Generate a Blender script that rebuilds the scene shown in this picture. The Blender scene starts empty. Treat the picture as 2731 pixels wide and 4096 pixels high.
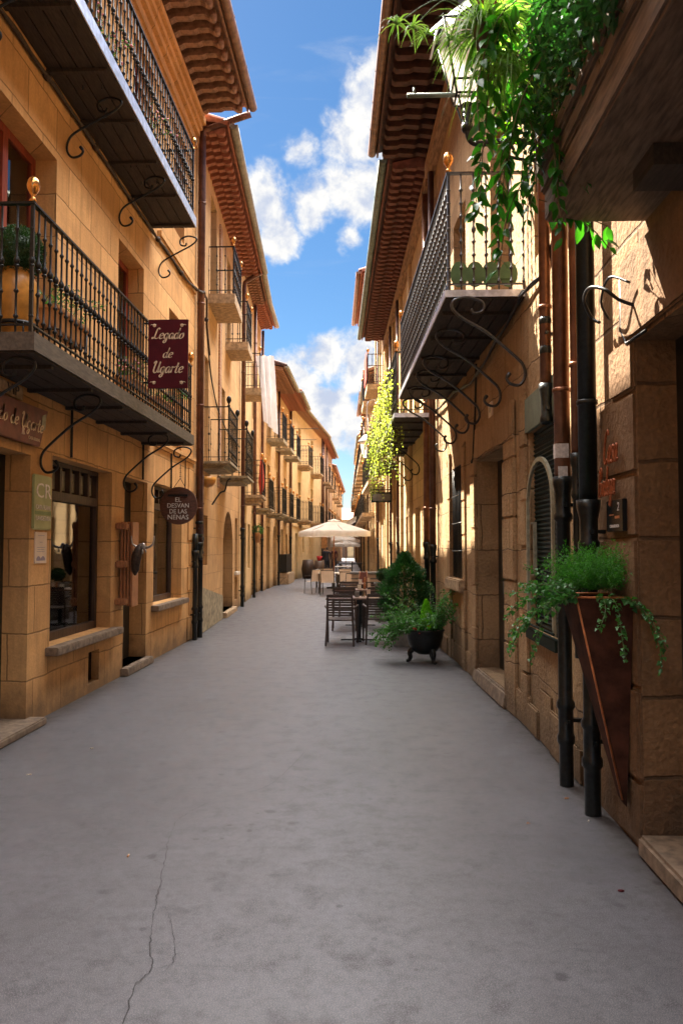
import bpy, bmesh, math, random
from mathutils import Vector, Matrix
R = math.radians
sin, cos, pi = math.sin, math.cos, math.pi
C = bpy.data.collections.new("street_scene"); bpy.context.scene.collection.children.link(C)
scn = bpy.context.scene

# ------------------------------------------------------------------ camera
cam = bpy.data.cameras.new("camera"); camo = bpy.data.objects.new("camera", cam); C.objects.link(camo)
camo.location = (0, 0, 1.65); camo.rotation_euler = (R(90 + 2.68), 0, R(1.83))
cam.sensor_fit = 'HORIZONTAL'; cam.sensor_width = 24; cam.lens = 26.8
cam.clip_start = 0.05; cam.clip_end = 2000
cam.dof.use_dof = True; cam.dof.focus_distance = 6.5; cam.dof.aperture_fstop = 4.0
scn.camera = camo

# ------------------------------------------------------------------ world: sky and clouds
SUN_AZ, SUN_EL = R(38), R(52)          # sun stands ahead and to the left of the street
w = bpy.data.worlds.new("World"); scn.world = w; w.use_nodes = True
nt = w.node_tree; nt.nodes.clear(); N = nt.nodes.new; LK = nt.links.new
def mth(nt, op, a, b=None, c=None, clamp=False):
    n = nt.nodes.new('ShaderNodeMath'); n.operation = op; n.use_clamp = clamp
    for i, v in enumerate((a, b, c)):
        if v is None: continue
        if isinstance(v, (int, float)): n.inputs[i].default_value = v
        else: nt.links.new(v, n.inputs[i])
    return n.outputs[0]
def maprange(nt, v, a, b, c=0., d=1., smooth=True):
    n = nt.nodes.new('ShaderNodeMapRange'); n.interpolation_type = 'SMOOTHSTEP' if smooth else 'LINEAR'
    nt.links.new(v, n.inputs['Value'])
    for k, x in zip(('From Min', 'From Max', 'To Min', 'To Max'), (a, b, c, d)): n.inputs[k].default_value = x
    return n.outputs['Result']
sky = N('ShaderNodeTexSky'); sky.sky_type = 'NISHITA'; sky.sun_disc = False
sky.sun_elevation = SUN_EL; sky.sun_rotation = -SUN_AZ; sky.air_density = 1.0; sky.dust_density = 0.2; sky.ozone_density = 3.0
hsv = N('ShaderNodeHueSaturation'); hsv.inputs['Saturation'].default_value = 1.22; hsv.inputs['Value'].default_value = 0.36; hsv.inputs['Hue'].default_value = 0.498
LK(sky.outputs[0], hsv.inputs['Color'])
bg1 = N('ShaderNodeBackground'); bg1.inputs[1].default_value = 0.05; LK(hsv.outputs[0], bg1.inputs[0])
tc = N('ShaderNodeTexCoord'); DIR = tc.outputs['Generated']
def wnoise(scale, detail=8, rough=.6, dist=0.3, vec=DIR):
    n = N('ShaderNodeTexNoise'); n.inputs['Scale'].default_value = scale; n.inputs['Detail'].default_value = detail
    n.inputs['Roughness'].default_value = rough; n.inputs['Distortion'].default_value = dist; LK(vec, n.inputs['Vector']); return n.outputs['Fac']
# cumulus heaps: (azimuth to the right of +Y, elevation, radius) in degrees, amount
heaps = [(1.0, 29.0, 3.4, 1.0), (.6, 25.5, 3.4, 1.0), (-1.6, 25.5, 1.9, .9), (-4.2, 24.5, 2.2, 1.0), (-7.8, 24.6, 2.6, 1.0), (-6.6, 22.2, 2.0, 1.0),
         (-1.2, 22.4, 1.4, .7), (-5, 28.0, 1.4, .48), (2.5, 32, 3.5, 1), (-3.0, 13.8, 2.6, 1.0), (-.6, 13.6, 2.8, 1.0), (-5.2, 12.2, 2.4, 1.0), (-3.2, 10.0, 3.2, 1.0), (-4.2, 7.0, 2.6, .85), (0, 9, 3, .8), (-2.5, 4.5, 2.0, .6),
         (14, 24, 9, 1), (-20, 18, 8, 1), (24, 12, 7, 1)]
mask = None
for az, el, rad, amt in heaps:
    d = Vector((sin(R(az)) * cos(R(el)), cos(R(az)) * cos(R(el)), sin(R(el))))
    vm = N('ShaderNodeVectorMath'); vm.operation = 'DISTANCE'; LK(DIR, vm.inputs[0]); vm.inputs[1].default_value = d
    m = maprange(nt, vm.outputs['Value'], R(rad) * 1.25, R(rad) * .2, 0, amt, False)
    mask = m if mask is None else mth(nt, 'MAXIMUM', mask, m)
n1 = wnoise(9, 10, .62, .35); n2 = wnoise(34, 6, .6, .2)
dens = mth(nt, 'ADD', mask, mth(nt, 'MULTIPLY', mth(nt, 'SUBTRACT', n1, .46), 2.6))
dens = mth(nt, 'ADD', dens, mth(nt, 'MULTIPLY', mth(nt, 'SUBTRACT', n2, .5), .8))
cloud = maprange(nt, dens, .30, .86)
cloud = mth(nt, 'MULTIPLY', cloud, maprange(nt, mask, 0.0, .15))
# thin high streaks
map1 = N('ShaderNodeMapping'); map1.inputs['Scale'].default_value = (2, 2, 16); LK(DIR, map1.inputs['Vector'])
streak = mth(nt, 'MULTIPLY', maprange(nt, wnoise(2.2, 8, .6, .6, map1.outputs[0]), .52, .78), .22)
cloud = mth(nt, 'MAXIMUM', cloud, streak)
sepd = N('ShaderNodeSeparateXYZ'); LK(DIR, sepd.inputs[0])
# added bright cloud fill overhead, out of frame, to light the street; dimmer behind
sky_fill = maprange(nt, sepd.outputs['Z'], .60, .70)
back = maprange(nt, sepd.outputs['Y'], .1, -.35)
sky_fill = mth(nt, 'MULTIPLY', sky_fill, mth(nt, 'SUBTRACT', 1, mth(nt, 'MULTIPLY', back, .75)))
sky_fill = mth(nt, 'MULTIPLY', sky_fill, maprange(nt, wnoise(3, 6, .6, .3), .28, .5))
bg2 = N('ShaderNodeBackground')
shade = N('ShaderNodeMix'); shade.data_type = 'RGBA'
LK(maprange(nt, n2, .3, .65), shade.inputs['Factor'])
shade.inputs['A'].default_value = (.50, .56, .70, 1); shade.inputs['B'].default_value = (.90, .88, .84, 1)
LK(shade.outputs['Result'], bg2.inputs[0]); bg2.inputs[1].default_value = 0.15
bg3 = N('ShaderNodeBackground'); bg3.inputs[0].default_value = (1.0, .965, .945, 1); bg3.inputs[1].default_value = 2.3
mx = N('ShaderNodeMixShader'); LK(cloud, mx.inputs[0]); LK(bg1.outputs[0], mx.inputs[1]); LK(bg2.outputs[0], mx.inputs[2])
mx2 = N('ShaderNodeMixShader'); LK(sky_fill, mx2.inputs[0]); LK(mx.outputs[0], mx2.inputs[1]); LK(bg3.outputs[0], mx2.inputs[2])
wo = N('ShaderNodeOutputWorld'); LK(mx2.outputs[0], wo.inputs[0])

# ------------------------------------------------------------------ sun, exposure
sl = bpy.data.lights.new("sun", 'SUN'); sl.energy = 5.0; sl.angle = R(.5); sl.color = (1, .90, .74)
so = bpy.data.objects.new("sun", sl); C.objects.link(so)
sd = Vector((-sin(SUN_AZ) * cos(SUN_EL), cos(SUN_AZ) * cos(SUN_EL), sin(SUN_EL)))
so.rotation_euler = sd.to_track_quat('Z', 'Y').to_euler(); so.location = (-20, 30, 40)
scn.view_settings.view_transform = 'Standard'; scn.view_settings.look = 'None'
scn.view_settings.exposure = 3.0; scn.view_settings.gamma = 1; scn.view_settings.use_curve_mapping = False
scn.cycles.max_bounces = 8; scn.cycles.diffuse_bounces = 5; scn.cycles.transparent_max_bounces = 8

# ------------------------------------------------------------------ materials
MATS = {}
def mat(name):
    m = bpy.data.materials.new(name); m.use_nodes = True; MATS[name] = m
    nt = m.node_tree; b = nt.nodes['Principled BSDF']; return m, nt, b
def tex(nt, kind, scale, detail=6, rough=.55, vec=None, dist=0):
    n = nt.nodes.new('ShaderNodeTex' + kind)
    if 'Scale' in n.inputs: n.inputs['Scale'].default_value = scale
    if 'Detail' in n.inputs and kind == 'Noise': n.inputs['Detail'].default_value = detail; n.inputs['Roughness'].default_value = rough; n.inputs['Distortion'].default_value = dist
    if vec is not None: nt.links.new(vec, n.inputs['Vector'])
    return n
def mixc(nt, f, a, b, mode='MIX'):
    n = nt.nodes.new('ShaderNodeMix'); n.data_type = 'RGBA'; n.blend_type = mode
    for k, v in (('Factor', f), ('A', a), ('B', b)):
        if isinstance(v, (int, float)): n.inputs[k].default_value = v
        elif isinstance(v, tuple): n.inputs[k].default_value = v + (1,) if len(v) == 3 else v
        else: nt.links.new(v, n.inputs[k])
    return n.outputs['Result']
def bump(nt, b, h, strength=.3, dist=.01):
    n = nt.nodes.new('ShaderNodeBump'); n.inputs['Strength'].default_value = strength; n.inputs['Distance'].default_value = dist
    nt.links.new(h, n.inputs['Height']); nt.links.new(n.outputs[0], b.inputs['Normal'])
def coords(nt, mode='Object'):
    return nt.nodes.new('ShaderNodeTexCoord').outputs[mode]
def plain(name, col, rough=.6, metal=0, var=.25, scale=18, bmp=.15, spec=.5, stretch=None):
    m, nt, b = mat(name); v = coords(nt)
    if stretch:
        mp = nt.nodes.new('ShaderNodeMapping'); mp.inputs['Scale'].default_value = stretch; nt.links.new(v, mp.inputs[0]); v = mp.outputs[0]
    n = tex(nt, 'Noise', scale, 6, .6, v)
    f = maprange(nt, n.outputs['Fac'], .3, .7)
    dark = tuple(c * (1 - var) for c in col); lite = tuple(min(1, c * (1 + var)) for c in col)
    nt.links.new(mixc(nt, f, dark, lite), b.inputs['Base Color'])
    b.inputs['Roughness'].default_value = rough; b.inputs['Metallic'].default_value = metal; b.inputs['Specular IOR Level'].default_value = spec
    if bmp: bump(nt, b, n.outputs['Fac'], bmp, .01)
    return m
def wallvec(nt):
    v = coords(nt); s = nt.nodes.new('ShaderNodeSeparateXYZ'); nt.links.new(v, s.inputs[0])
    c = nt.nodes.new('ShaderNodeCombineXYZ')
    nt.links.new(mth(nt, 'ADD', s.outputs['X'], s.outputs['Y']), c.inputs['X']); nt.links.new(s.outputs['Z'], c.inputs['Y'])
    return v, c.outputs[0], s
def stone(name, c1, c2, bw=.62, bh=.42, mortar=(.18, .12, .07), ms=.010, bmp=.35, grain=.25, stain=.5, rub=0, jit=.06, base_h=.5):
    m, nt, b = mat(name); v, uv, s = wallvec(nt)
    wob = tex(nt, 'Noise', 2.2, 4, .6, v)
    # wobble the joints a little
    vm = nt.nodes.new('ShaderNodeVectorMath'); vm.operation = 'SCALE'; nt.links.new(wob.outputs['Color'], vm.inputs[0]); vm.inputs['Scale'].default_value = jit
    va = nt.nodes.new('ShaderNodeVectorMath'); nt.links.new(uv, va.inputs[0]); nt.links.new(vm.outputs[0], va.inputs[1])
    br = nt.nodes.new('ShaderNodeTexBrick'); nt.links.new(va.outputs[0], br.inputs['Vector'])
    br.inputs['Scale'].default_value = 1; br.inputs['Brick Width'].default_value = bw; br.inputs['Row Height'].default_value = bh
    br.inputs['Mortar Size'].default_value = ms; br.inputs['Mortar Smooth'].default_value = .6; br.inputs['Bias'].default_value = 0
    br.inputs['Color1'].default_value = c1 + (1,); br.inputs['Color2'].default_value = c2 + (1,); br.inputs['Mortar'].default_value = mortar + (1,)
    n1 = tex(nt, 'Noise', 3.2, 8, .65, v); n2 = tex(nt, 'Noise', 38, 6, .7, v); n3 = tex(nt, 'Noise', 1.1, 5, .6, v, .8)
    col = mixc(nt, mth(nt, 'MULTIPLY', maprange(nt, n1.outputs['Fac'], .35, .72), .55), br.outputs['Color'], tuple(x * .62 for x in c1))
    col = mixc(nt, mth(nt, 'MULTIPLY', maprange(nt, n3.outputs['Fac'], .48, .75), stain), col, (c1[0] * .45, c1[1] * .42, c1[2] * .42))
    mp = nt.nodes.new('ShaderNodeMapping'); mp.inputs['Scale'].default_value = (5, 5, .45); nt.links.new(v, mp.inputs[0]); ns = tex(nt, 'Noise', 2.2, 6, .6, mp.outputs[0])
    col = mixc(nt, mth(nt, 'MULTIPLY', maprange(nt, ns.outputs['Fac'], .46, .72), .55), col, tuple(x * .55 for x in c1))
    col = mixc(nt, mth(nt, 'MULTIPLY', maprange(nt, ns.outputs['Fac'], .42, .25), .35), col, tuple(min(1, x * 1.25) for x in c1))
    g = mth(nt, 'ADD', mth(nt, 'MULTIPLY', n2.outputs['Fac'], grain * 2), 1 - grain)
    gm = nt.nodes.new('ShaderNodeVectorMath'); gm.operation = 'SCALE'; nt.links.new(col, gm.inputs[0]); nt.links.new(g, gm.inputs['Scale'])
    # splash dirt near the pavement
    low = mth(nt, 'ADD', s.outputs['Z'], mth(nt, 'MULTIPLY', mth(nt, 'SUBTRACT', n1.outputs['Fac'], .5), 1.1))
    dirt = mth(nt, 'MULTIPLY', maprange(nt, low, base_h, -.05), .75)
    nt.links.new(mixc(nt, dirt, gm.outputs[0], (.09, .065, .045)), b.inputs['Base Color'])
    h = mth(nt, 'ADD', mth(nt, 'MULTIPLY', br.outputs['Fac'], -.9), mth(nt, 'MULTIPLY', n2.outputs['Fac'], .35 + rub))
    h = mth(nt, 'ADD', h, mth(nt, 'MULTIPLY', n1.outputs['Fac'], .8 + rub * 2))
    if rub:
        vo = tex(nt, 'Voronoi', 26, vec=v); h = mth(nt, 'ADD', h, mth(nt, 'MULTIPLY', vo.outputs['Distance'], rub * 1.2))
    bump(nt, b, h, bmp, .02)
    b.inputs['Roughness'].default_value = .88; b.inputs['Specular IOR Level'].default_value = .2
    return m
def leafmat(name, c1, c2, trans=.35, rough=.45, scale=30):
    m, nt, b = mat(name); v = coords(nt)
    n = tex(nt, 'Noise', scale, 3, .5, v); gi = nt.nodes.new('ShaderNodeNewGeometry')
    f = mth(nt, 'ADD', mth(nt, 'MULTIPLY', gi.outputs['Random Per Island'], .7), mth(nt, 'MULTIPLY', n.outputs['Fac'], .4))
    col = mixc(nt, f, c1, c2)
    nt.links.new(col, b.inputs['Base Color']); b.inputs['Roughness'].default_value = rough
    tr = nt.nodes.new('ShaderNodeBsdfTranslucent'); nt.links.new(mixc(nt, 1.0, col, (1.6, 1.9, .6), 'MULTIPLY'), tr.inputs[0])
    mx = nt.nodes.new('ShaderNodeMixShader'); mx.inputs[0].default_value = trans
    nt.links.new(b.outputs[0], mx.inputs[1]); nt.links.new(tr.outputs[0], mx.inputs[2])
    nt.links.new(mx.outputs[0], nt.nodes['Material Output'].inputs[0]); return m
def glassmat(name, tint=(.9, .9, .85), refl=.12):
    m, nt, b = mat(name)
    t = nt.nodes.new('ShaderNodeBsdfTransparent'); t.inputs[0].default_value = tint + (1,)
    g = nt.nodes.new('ShaderNodeBsdfGlossy'); g.inputs['Roughness'].default_value = .03
    fr = nt.nodes.new('ShaderNodeFresnel'); fr.inputs[0].default_value = 1.45
    n = tex(nt, 'Noise', 2.5, 2, .5, coords(nt)); bp = nt.nodes.new('ShaderNodeBump'); bp.inputs['Strength'].default_value = .06
    nt.links.new(n.outputs['Fac'], bp.inputs['Height']); nt.links.new(bp.outputs[0], g.inputs['Normal'])
    mx = nt.nodes.new('ShaderNodeMixShader'); nt.links.new(mth(nt, 'ADD', fr.outputs[0], refl, clamp=True), mx.inputs[0])
    nt.links.new(t.outputs[0], mx.inputs[1]); nt.links.new(g.outputs[0], mx.inputs[2]); nt.links.new(mx.outputs[0], nt.nodes['Material Output'].inputs[0])
    return m
def cloth(name, col, trans=.4):
    m, nt, b = mat(name); n = tex(nt, 'Noise', 160, 3, .6, coords(nt)); n2 = tex(nt, 'Noise', 4, 4, .6, coords(nt))
    c = mixc(nt, maprange(nt, n2.outputs['Fac'], .3, .7), tuple(x * .88 for x in col), col)
    nt.links.new(c, b.inputs['Base Color']); b.inputs['Roughness'].default_value = .9; bump(nt, b, n.outputs['Fac'], .2, .002)
    tr = nt.nodes.new('ShaderNodeBsdfTranslucent'); nt.links.new(c, tr.inputs[0])
    mx = nt.nodes.new('ShaderNodeMixShader'); mx.inputs[0].default_value = trans
    nt.links.new(b.outputs[0], mx.inputs[1]); nt.links.new(tr.outputs[0], mx.inputs[2]); nt.links.new(mx.outputs[0], nt.nodes['Material Output'].inputs[0]); return m

stone('stone_a', (.72, .41, .17), (.57, .31, .12), .66, .44, (.26, .15, .065), .010, .5, .28, .5)
stone('stone_b', (.66, .41, .20), (.55, .33, .155), .55, .38, (.28, .18, .09), .006, .3, .2, .4)
stone('stone_c', (.70, .46, .23), (.60, .38, .18), .5, .34, (.32, .20, .10), .005, .25, .2, .4)
stone('stone_yellow', (.74, .54, .29), (.70, .50, .26), .9, .6, (.40, .26, .12), .003, .12, .12, .25)
stone('stone_pink', (.62, .43, .28), (.54, .36, .22), .26, .09, (.40, .28, .18), .008, .3, .2, .4)
stone('stone_r0', (.30, .17, .082), (.20, .11, .055), .70, .43, (.10, .06, .035), .014, .8, .5, .75, .35, .05)
stone('stone_r1', (.50, .32, .165), (.34, .205, .105), .62, .56, (.15, .09, .05), .008, .9, .5, .85, .4, .10, .9)
stone('stone_r2', (.64, .45, .24), (.55, .37, .19), .5, .34, (.25, .17, .10), .008, .4, .25, .5, .1)
stone('stone_jamb', (.21, .12, .062), (.17, .095, .05), 5, 5, (.2, .1, .05), .0, .8, .5, .6, .3, .0)
stone('brick_red', (.42, .21, .12), (.50, .30, .19), .24, .075, (.52, .40, .28), .016, .5, .25, .3)
stone('plaster', (.20, .22, .16), (.20, .22, .16), 9, 9, (.2, .2, .15), 0, .3, .25, .5)
plain('sill_stone', (.17, .12, .08), .85, 0, .4, 14, .5)
plain('sill_pale', (.40, .28, .165), .85, 0, .4, 12, .4)
plain('moss_stone', (.30, .25, .16), .9, 0, .45, 9, .5)
plain('tile_red', (.34, .13, .075), .8, 0, .35, 7, .4)
plain('tile_brown', (.30, .155, .09), .8, 0, .35, 7, .4)
plain('tile_dark', (.075, .03, .02), .75, 0, .45, 7, .4)
plain('rafter_brown', (.27, .15, .09), .75, 0, .35, 14, .5)
plain('beam_wood', (.30, .18, .10), .8, 0, .45, 9, .6, stretch=(3, .4, 3))
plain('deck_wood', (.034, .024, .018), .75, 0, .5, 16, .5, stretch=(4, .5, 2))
plain('dark_wood', (.055, .03, .02), .55, 0, .4, 14, .3, stretch=(2, 2, .3))
plain('door_black', (.012, .013, .011), .4, 0, .3, 10, .1)
plain('door_brown', (.10, .055, .03), .6, 0, .4, 12, .3, stretch=(4, 4, .4))
plain('red_wood', (.22, .035, .015), .45, 0, .3, 14, .2, stretch=(3, 3, .4))
plain('orange_wood', (.36, .15, .06), .55, 0, .35, 22, .3, stretch=(3, 3, .4))
plain('iron', (.016, .017, .018), .38, .5, .3, 40, .2)
plain('iron_bright', (.07, .07, .075), .28, .8, .3, 40, .1)
plain('iron_rusty', (.05, .032, .022), .6, .4, .5, 40, .4)
plain('steel_edge', (.62, .66, .78), .35, .8, .25, 12, .2)
plain('edge_wood', (.075, .060, .046), .6, 0, .35, 12, .3, stretch=(3, .6, 3))
plain('brass', (.62, .30, .09), .22, .9, .2, 20, .1)
plain('gutter_copper', (.22, .13, .085), .45, .5, .35, 8, .15)
plain('gutter_grey', (.30, .29, .23), .5, .4, .25, 8, .15)
plain('gutter_green', (.13, .17, .15), .5, .4, .35, 8, .15)
plain('pipe_brown', (.13, .06, .04), .35, .5, .3, 6, .1)
plain('pipe_copper', (.24, .105, .055), .33, .6, .35, 5, .15)
plain('cast_iron', (.012, .015, .015), .32, .3, .4, 30, .3)
plain('corten', (.050, .018, .010), .9, 0, .6, 6, .4, .2)
plain('corten_edge', (.42, .14, .045), .6, .3, .35, 16, .3)
plain('rust_letters', (.33, .09, .03), .6, .3, .4, 40, .3)
plain('maroon', (.075, .004, .009), .6, 0, .15, 4, .05, .2)
plain('board_brown', (.19, .06, .045), .55, 0, .25, 8, .2)
plain('round_wood', (.115, .045, .027), .7, 0, .4, 16, .4, stretch=(1, 1, 5))
plain('letter_cream', (.72, .54, .36), .6, 0, .1, 30, .0)
plain('letter_white', (.85, .80, .72), .7, 0, .2, 30, .0)
plain('sign_green', (.40, .43, .20), .45, 0, .12, 6, .05)
plain('sign_band', (.20, .30, .12), .45, 0, .12, 6, .05)
plain('paper', (.72, .58, .44), .6, 0, .08, 6, .0)
plain('paper_ink', (.30, .24, .30), .6, 0, .2, 30, .0)
plain('white_paint', (.74, .68, .58), .5, 0, .1, 10, .1)
plain('grey_zinc', (.20, .19, .17), .6, .2, .25, 10, .2)
plain('terracotta', (.50, .24, .09), .5, 0, .3, 6, .2)
plain('glazed_jar', (.52, .24, .045), .3, 0, .35, 5, .1)
plain('chair_brown', (.060, .038, .028), .42, 0, .25, 30, .1)
plain('chair_frame', (.07, .055, .04), .4, .3, .2, 30, .05)
plain('table_brown', (.17, .095, .065), .28, 0, .3, 20, .05)
plain('soil', (.03, .02, .013), .95, 0, .4, 40, .6)
plain('stem', (.10, .075, .03), .8, 0, .3, 30, .2)
plain('stem_green', (.07, .12, .03), .6, 0, .3, 30, .1)
plain('flower_red', (.55, .03, .03), .6, 0, .3, 30, .1)
plain('flower_pink', (.75, .30, .32), .6, 0, .2, 30, .1)
plain('shutter_green', (.006, .014, .010), .6, 0, .3, 20, .1, .15)
plain('pale_metal', (.30, .28, .20), .5, .3, .25, 20, .1)
plain('heart_green', (.085, .16, .06), .45, 0, .15, 12, .05)
plain('plaque_black', (.010, .012, .014), .25, .2, .2, 20, .0)
plain('red_cloth_dark', (.50, .06, .04), .8, 0, .15, 8, .1)
plain('blue_paint', (.10, .28, .60), .6, 0, .15, 8, .1)
plain('skin', (.45, .26, .18), .6, 0, .1, 8, .0)
plain('cloth_dark', (.03, .035, .05), .85, 0, .2, 20, .1)
plain('cloth_plum', (.10, .02, .03), .85, 0, .2, 20, .1)
plain('hair', (.02, .014, .01), .7, 0, .2, 40, .1)
plain('curtain', (.78, .68, .50), .9, 0, .15, 3, .1, stretch=(8, 8, .3))
plain('interior', (.24, .16, .09), .9, 0, .3, 4, .1)
plain('horn', (.40, .36, .32), .35, .4, .3, 30, .1)
plain('sticker', (.55, .50, .48), .6, 0, .2, 60, .0)
plain('orange_filter', (.60, .24, .06), .8, 0, .1, 60, .0)
cloth('canvas', (.94, .87, .76), .45); cloth('linen', (.93, .90, .90), .5); cloth('sling', (.66, .50, .36), .3)
glassmat('glass', (.88, .86, .78), .09)
leafmat('leaf_box', (.010, .035, .010), (.03, .085, .025), .2)
leafmat('leaf_dark', (.010, .042, .014), (.03, .12, .035), .25)
leafmat('leaf_ivy', (.012, .065, .016), (.07, .23, .05), .38)
leafmat('leaf_fern', (.010, .065, .008), (.07, .27, .03), .4)
leafmat('leaf_lime', (.08, .26, .01), (.16, .42, .02), .45)
leafmat('leaf_trail', (.010, .055, .010), (.04, .20, .018), .42, .3)
leafmat('leaf_spider', (.07, .17, .03), (.30, .42, .16), .45)
leafmat('leaf_vine', (.10, .15, .03), (.46, .47, .14), .5)
m, nt, b = mat('milk_glass'); b.inputs['Base Color'].default_value = (.86, .80, .76, 1); b.inputs['Roughness'].default_value = .3
tr = nt.nodes.new('ShaderNodeBsdfTranslucent'); tr.inputs[0].default_value = (.9, .86, .82, 1); n = tex(nt, 'Noise', 3, 3, .5, coords(nt))
nt.links.new(mixc(nt, n.outputs['Fac'], (.86, .78, .72), (.92, .88, .86)), b.inputs['Base Color'])
mx = nt.nodes.new('ShaderNodeMixShader'); mx.inputs[0].default_value = .7; nt.links.new(b.outputs[0], mx.inputs[1]); nt.links.new(tr.outputs[0], mx.inputs[2])
ml = nt.nodes.new('ShaderNodeMixShader'); ml.inputs[0].default_value = .35; tp_ = nt.nodes.new('ShaderNodeBsdfTransparent'); nt.links.new(mx.outputs[0], ml.inputs[1]); nt.links.new(tp_.outputs[0], ml.inputs[2]); nt.links.new(ml.outputs[0], nt.nodes['Material Output'].inputs[0])

# ------------------------------------------------------------------ mesh helpers
class MB:
    """collects shapes into one mesh"""
    def __init__(s, xf=None): s.v = []; s.f = []; s.sm = []; s.xf = xf
    def add(s, vs, fs, smooth=False):
        o = len(s.v); s.v += [tuple(s.xf(*p)) if s.xf else tuple(p) for p in vs]
        s.f += [tuple(i + o for i in f) for f in fs]; s.sm += [smooth] * len(fs); return s
    def box(s, x0, x1, y0, y1, z0, z1):
        return s.add([(x, y, z) for x in (x0, x1) for y in (y0, y1) for z in (z0, z1)],
                     [(0, 1, 3, 2), (4, 6, 7, 5), (0, 4, 5, 1), (2, 3, 7, 6), (0, 2, 6, 4), (1, 5, 7, 3)])
    def quad(s, *p): return s.add(p, [tuple(range(len(p)))])
    def prism(s, pts, d):     # pts: 3D polygon, d: offset vector
        n = len(pts); q = [(p[0] + d[0], p[1] + d[1], p[2] + d[2]) for p in pts]
        return s.add(list(pts) + q, [tuple(range(n)), tuple(range(2 * n - 1, n - 1, -1))] + [(i, (i + 1) % n, (i + 1) % n + n, i + n) for i in range(n)])
    def tube(s, pts, r, n=8, cap=True, smooth=True, flat=None):
        pts = [Vector(p) for p in pts]; rs = r if isinstance(r, (list, tuple)) else [r] * len(pts)
        vs = []; up = None
        for i, p in enumerate(pts):
            t = (pts[min(i + 1, len(pts) - 1)] - pts[max(i - 1, 0)])
            t = t.normalized() if t.length > 1e-9 else Vector((0, 0, 1))
            if up is None: up = t.orthogonal().normalized() if abs(t.z) < .9 else Vector((1, 0, 0))
            a = (up - t * up.dot(t)); a = a.normalized() if a.length > 1e-6 else t.orthogonal().normalized(); up = a; bb = t.cross(a)
            for k in range(n):
                an = 2 * pi * (k + .5) / n; vs.append(p + (a * cos(an) + bb * sin(an) * (flat or 1)) * rs[i])
        fs = [(i * n + k, i * n + (k + 1) % n, (i + 1) * n + (k + 1) % n, (i + 1) * n + k) for i in range(len(pts) - 1) for k in range(n)]
        if cap: fs += [tuple(range(n - 1, -1, -1)), tuple(range((len(pts) - 1) * n, len(pts) * n))]
        return s.add(vs, fs, smooth)
    def lathe(s, c, prof, n=16, smooth=True, cap=True, axis='z', sq=1):
        vs = []
        for r, z in prof:
            for k in range(n):
                a = 2 * pi * k / n
                q = (r * cos(a), r * sin(a) * sq, z)
                if axis == 'y': q = (q[0], q[2], q[1])
                if axis == 'x': q = (q[2], q[0], q[1])
                vs.append((c[0] + q[0], c[1] + q[1], c[2] + q[2]))
        fs = [(i * n + k, i * n + (k + 1) % n, (i + 1) * n + (k + 1) % n, (i + 1) * n + k) for i in range(len(prof) - 1) for k in range(n)]
        if cap: fs += [tuple(range(n - 1, -1, -1)), tuple(range((len(prof) - 1) * n, len(prof) * n))]
        return s.add(vs, fs, smooth)
    def ball(s, c, r, n=12, m=8, sq=(1, 1, 1)):
        return s.lathe((0, 0, 0), [(0, 0)], 1) if False else s._ball(c, r, n, m, sq)
    def _ball(s, c, r, n, m, sq):
        vs = []; 
        for i in range(m + 1):
            th = pi * i / m; rr = max(sin(th), .001) * r
            for k in range(n):
                a = 2 * pi * k / n; vs.append((c[0] + rr * cos(a) * sq[0], c[1] + rr * sin(a) * sq[1], c[2] - r * cos(th) * sq[2]))
        return s.add(vs, [(i * n + k, i * n + (k + 1) % n, (i + 1) * n + (k + 1) % n, (i + 1) * n + k) for i in range(m) for k in range(n)], True)
    def build(s, name, m, parent=None, bevel=0, normals=True, org=None):
        me = bpy.data.meshes.new(name)
        root = parent
        while root is not None and root.parent is not None: root = root.parent
        L = Vector(org) if org is not None else (Vector(root.location) if root is not None else Vector((0, 0, 0)))
        me.from_pydata([(p[0] - L.x, p[1] - L.y, p[2] - L.z) for p in s.v], [], s.f)
        me.polygons.foreach_set('use_smooth', s.sm)
        me.materials.append(MATS[m] if isinstance(m, str) else m)
        if normals or bevel:
            bm = bmesh.new(); bm.from_mesh(me)
            if bevel:
                bmesh.ops.remove_doubles(bm, verts=bm.verts, dist=1e-5)
                bmesh.ops.recalc_face_normals(bm, faces=bm.faces)
                bmesh.ops.bevel(bm, geom=[e for e in bm.edges if len(e.link_faces) == 2 and e.calc_face_angle(0) > .5], offset=bevel, segments=2, affect='EDGES', clamp_overlap=True)
            else: bmesh.ops.recalc_face_normals(bm, faces=bm.faces)
            bm.to_mesh(me); bm.free()
        o = bpy.data.objects.new(name, me); C.objects.link(o)
        if parent is not None: o.parent = parent
        elif org is not None: o.location = L
        return o
def tag(o, label, cat, group=None):
    o['label'] = label; o['category'] = cat
    if group: o['group'] = group
    return o
def struct(o, kind='structure'): o['kind'] = kind; return o
def thing(name, label, cat, loc=(0, 0, 0), group=None):
    o = bpy.data.objects.new(name, None); C.objects.link(o); o.location = loc; o.empty_display_size = .2
    return tag(o, label, cat, group)
def clone(o, parent, off):
    c = o.copy(); C.objects.link(c); c.parent = parent; c.location = Vector(o.location) + Vector(off); return c
def dup(root, loc, rot, label, group=None):
    r = root.copy(); C.objects.link(r); r.location = loc; r.rotation_euler = (0, 0, rot); r['label'] = label
    if group: r['group'] = group
    for ch in list(root.children):
        c = ch.copy(); C.objects.link(c); c.parent = r
        for g in list(ch.children):
            d = g.copy(); C.objects.link(d); d.parent = c
    return r
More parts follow.
